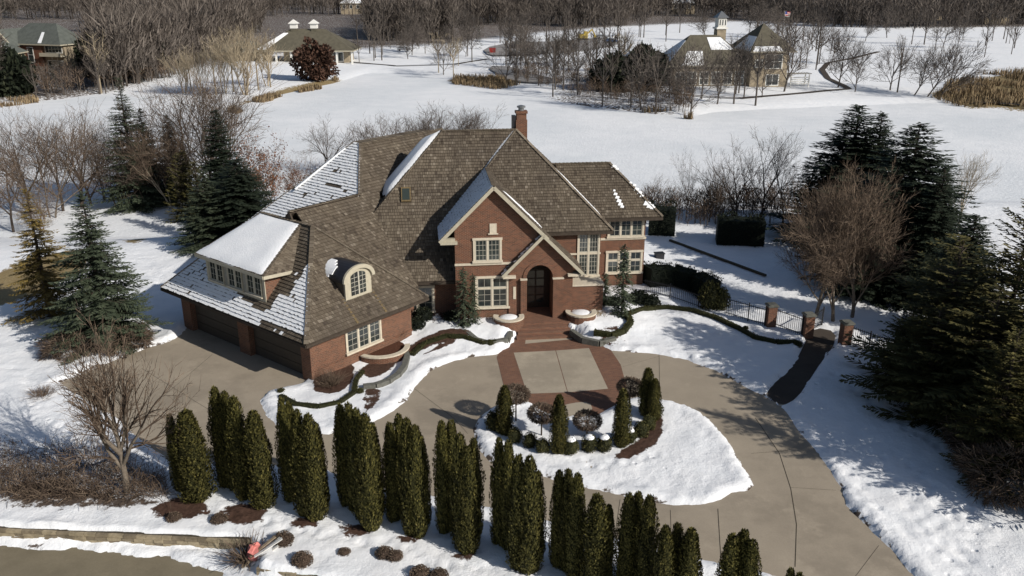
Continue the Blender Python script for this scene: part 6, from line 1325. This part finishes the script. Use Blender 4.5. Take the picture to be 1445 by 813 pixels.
x, y, z = gp(695, 76, -2); t = thing('red_dumpster', 'red dumpster at the left end of the parking lot', 'dumpster', (x, y, z+.4)); m_ = MB(); m_.prism([(-.9, -.8, 0), (.9, -.8, 0), (.9, .8, 0), (-.9, .8, 0)], [(-1.1, -1, 1.4), (1.1, -1, 1.4), (1.1, 1, 1.4), (-1.1, 1, 1.4)]); m_.build('body', 'red_paint', t); m_ = MB(); m_.box(-1.1, 1.1, -1, 1, 1.41, 1.5); m_.build('lid', 'red_paint', t)
x, y, z = gp(822, 58, -2); t = thing('excavator', 'yellow excavator behind the parking lot', 'excavator', (x, y, z+.4), rz=.2); t.scale = (.8, .8, .75)
m_ = MB(); m_.box(-2.2, 2.2, -1.4, 1.4, .9, 3.0); m_.build('body', 'yellow_paint', t); m_ = MB(); m_.box(.4, 2.0, -1.4, .2, 3.0, 4.3); m_.build('cab', 'yellow_paint', t)
for s_ in (-1, 1): m_ = MB(); m_.box(-2.6, 2.6, s_*1.3-.3, s_*1.3+.3, 0, .85); m_.build('track', 'tyre', t)
m_ = MB(); m_.beam((1.6, 0, 2.4), (4.6, 0, 5.2), .5, .6); m_.beam((4.6, 0, 5.2), (6.2, 0, 2.2), .4, .5); m_.build('boom', 'yellow_paint', t); m_ = MB(); m_.prism([(5.6, -.6, 1.0), (6.8, -.6, 1.2), (6.8, .6, 1.2), (5.6, .6, 1.0)], [(5.9, -.6, 2.2), (6.6, -.6, 2.2), (6.6, .6, 2.2), (5.9, .6, 2.2)]); m_.build('bucket', 'yellow_paint', t)
# flag pole and white bench-like lattice on the far lawn
x, y, z = gp(1104, 52, -2); z1 = top_z(x, y, 16); t = thing('flagpole', 'flagpole with a striped red and white flag above the far trees', 'flagpole', (x, y, z)); m_ = MB(); m_.tube((0, 0, 0), (0, 0, z1-z), .14, .09, 8, caps=True); m_.build('pole', 'white_paint', t); hh = z1-z
for k in range(6): m_ = MB(); m_.prism([(.1, 0, hh-.4-k*.3), (2.3, .3, hh-.6-k*.3), (2.3, .3, hh-.3-k*.3-.02), (.1, 0, hh-.1-k*.3-.02)], [(.1, .05, hh-.4-k*.3), (2.3, .35, hh-.6-k*.3), (2.3, .35, hh-.3-k*.3-.02), (.1, .05, hh-.1-k*.3-.02)]); m_.build('flag_stripe', 'flag_red' if k % 2 == 0 else 'white_paint', t)
m_ = MB(); m_.prism([(.1, -.03, hh-1.1), (1.0, .10, hh-1.2), (1.0, .10, hh-.2), (.1, -.03, hh-.1)], [(.1, .08, hh-1.1), (1.0, .21, hh-1.2), (1.0, .21, hh-.2), (.1, .08, hh-.1)]); m_.build('flag_canton', 'flag_blue', t)
x, y, z = gp(1125, 122, -3); t = thing('white_pergola', 'white lattice pergola on the far lawn left of the path', 'pergola', (x, y, z), rz=.15)
for a in (-2.3, 2.3):
    for b in (-1, 1): m_ = MB(); m_.box(a-.12, a+.12, b-.12, b+.12, -.3, 2.9); m_.build('post', 'white_paint', t)
for k in range(9): m_ = MB(); a = -2.7+k*.67; m_.box(a-.05, a+.05, -1.4, 1.4, 2.95, 3.15); m_.build('rafter', 'white_paint', t)
for k in range(4): m_ = MB(); m_.box(-2.3, 2.3, -1.02, -.98, .6+k*.5, .85+k*.5); m_.build('slat', 'white_paint', t)
print('all done', len(bpy.data.objects))
# curved grey stone edging of the garage corner bed
m_ = MB(); pp = [Vector(gp(a, b)) for a, b in dens_line([(513,551),(530,549),(548,543),(562,534),(571,522),(575,508),(572,500)], 3)]
for a, b in zip(pp, pp[1:]): a = a.copy(); b = b.copy(); a.z = b.z = .18; m_.beam(a, b, .34, .34)
o = m_.build('stone_edging', 'grey_stone'); tag(o, 'curved grey stone edging of the bed below the garage wing window', 'edging')
for pts__, lb in (([(660,470),(672,482),(690,488),(716,482),(721,470)],'curved grey stone edging under the snow mound left of the entrance'),([(806,468),(822,482),(845,488),(868,482)],'curved grey stone edging of the snow bed right of the entrance')):
    m_ = MB(); pp = [Vector(gp(a, b)) for a, b in dens_line(pts__, 3)]
    for a, b in zip(pp, pp[1:]): a = a.copy(); b = b.copy(); a.z = a.z*.5+.16; b.z = b.z*.5+.16; m_.beam(a, b, .3, .4)
    o = m_.build('stone_edging', 'grey_stone'); tag(o, lb, 'edging')
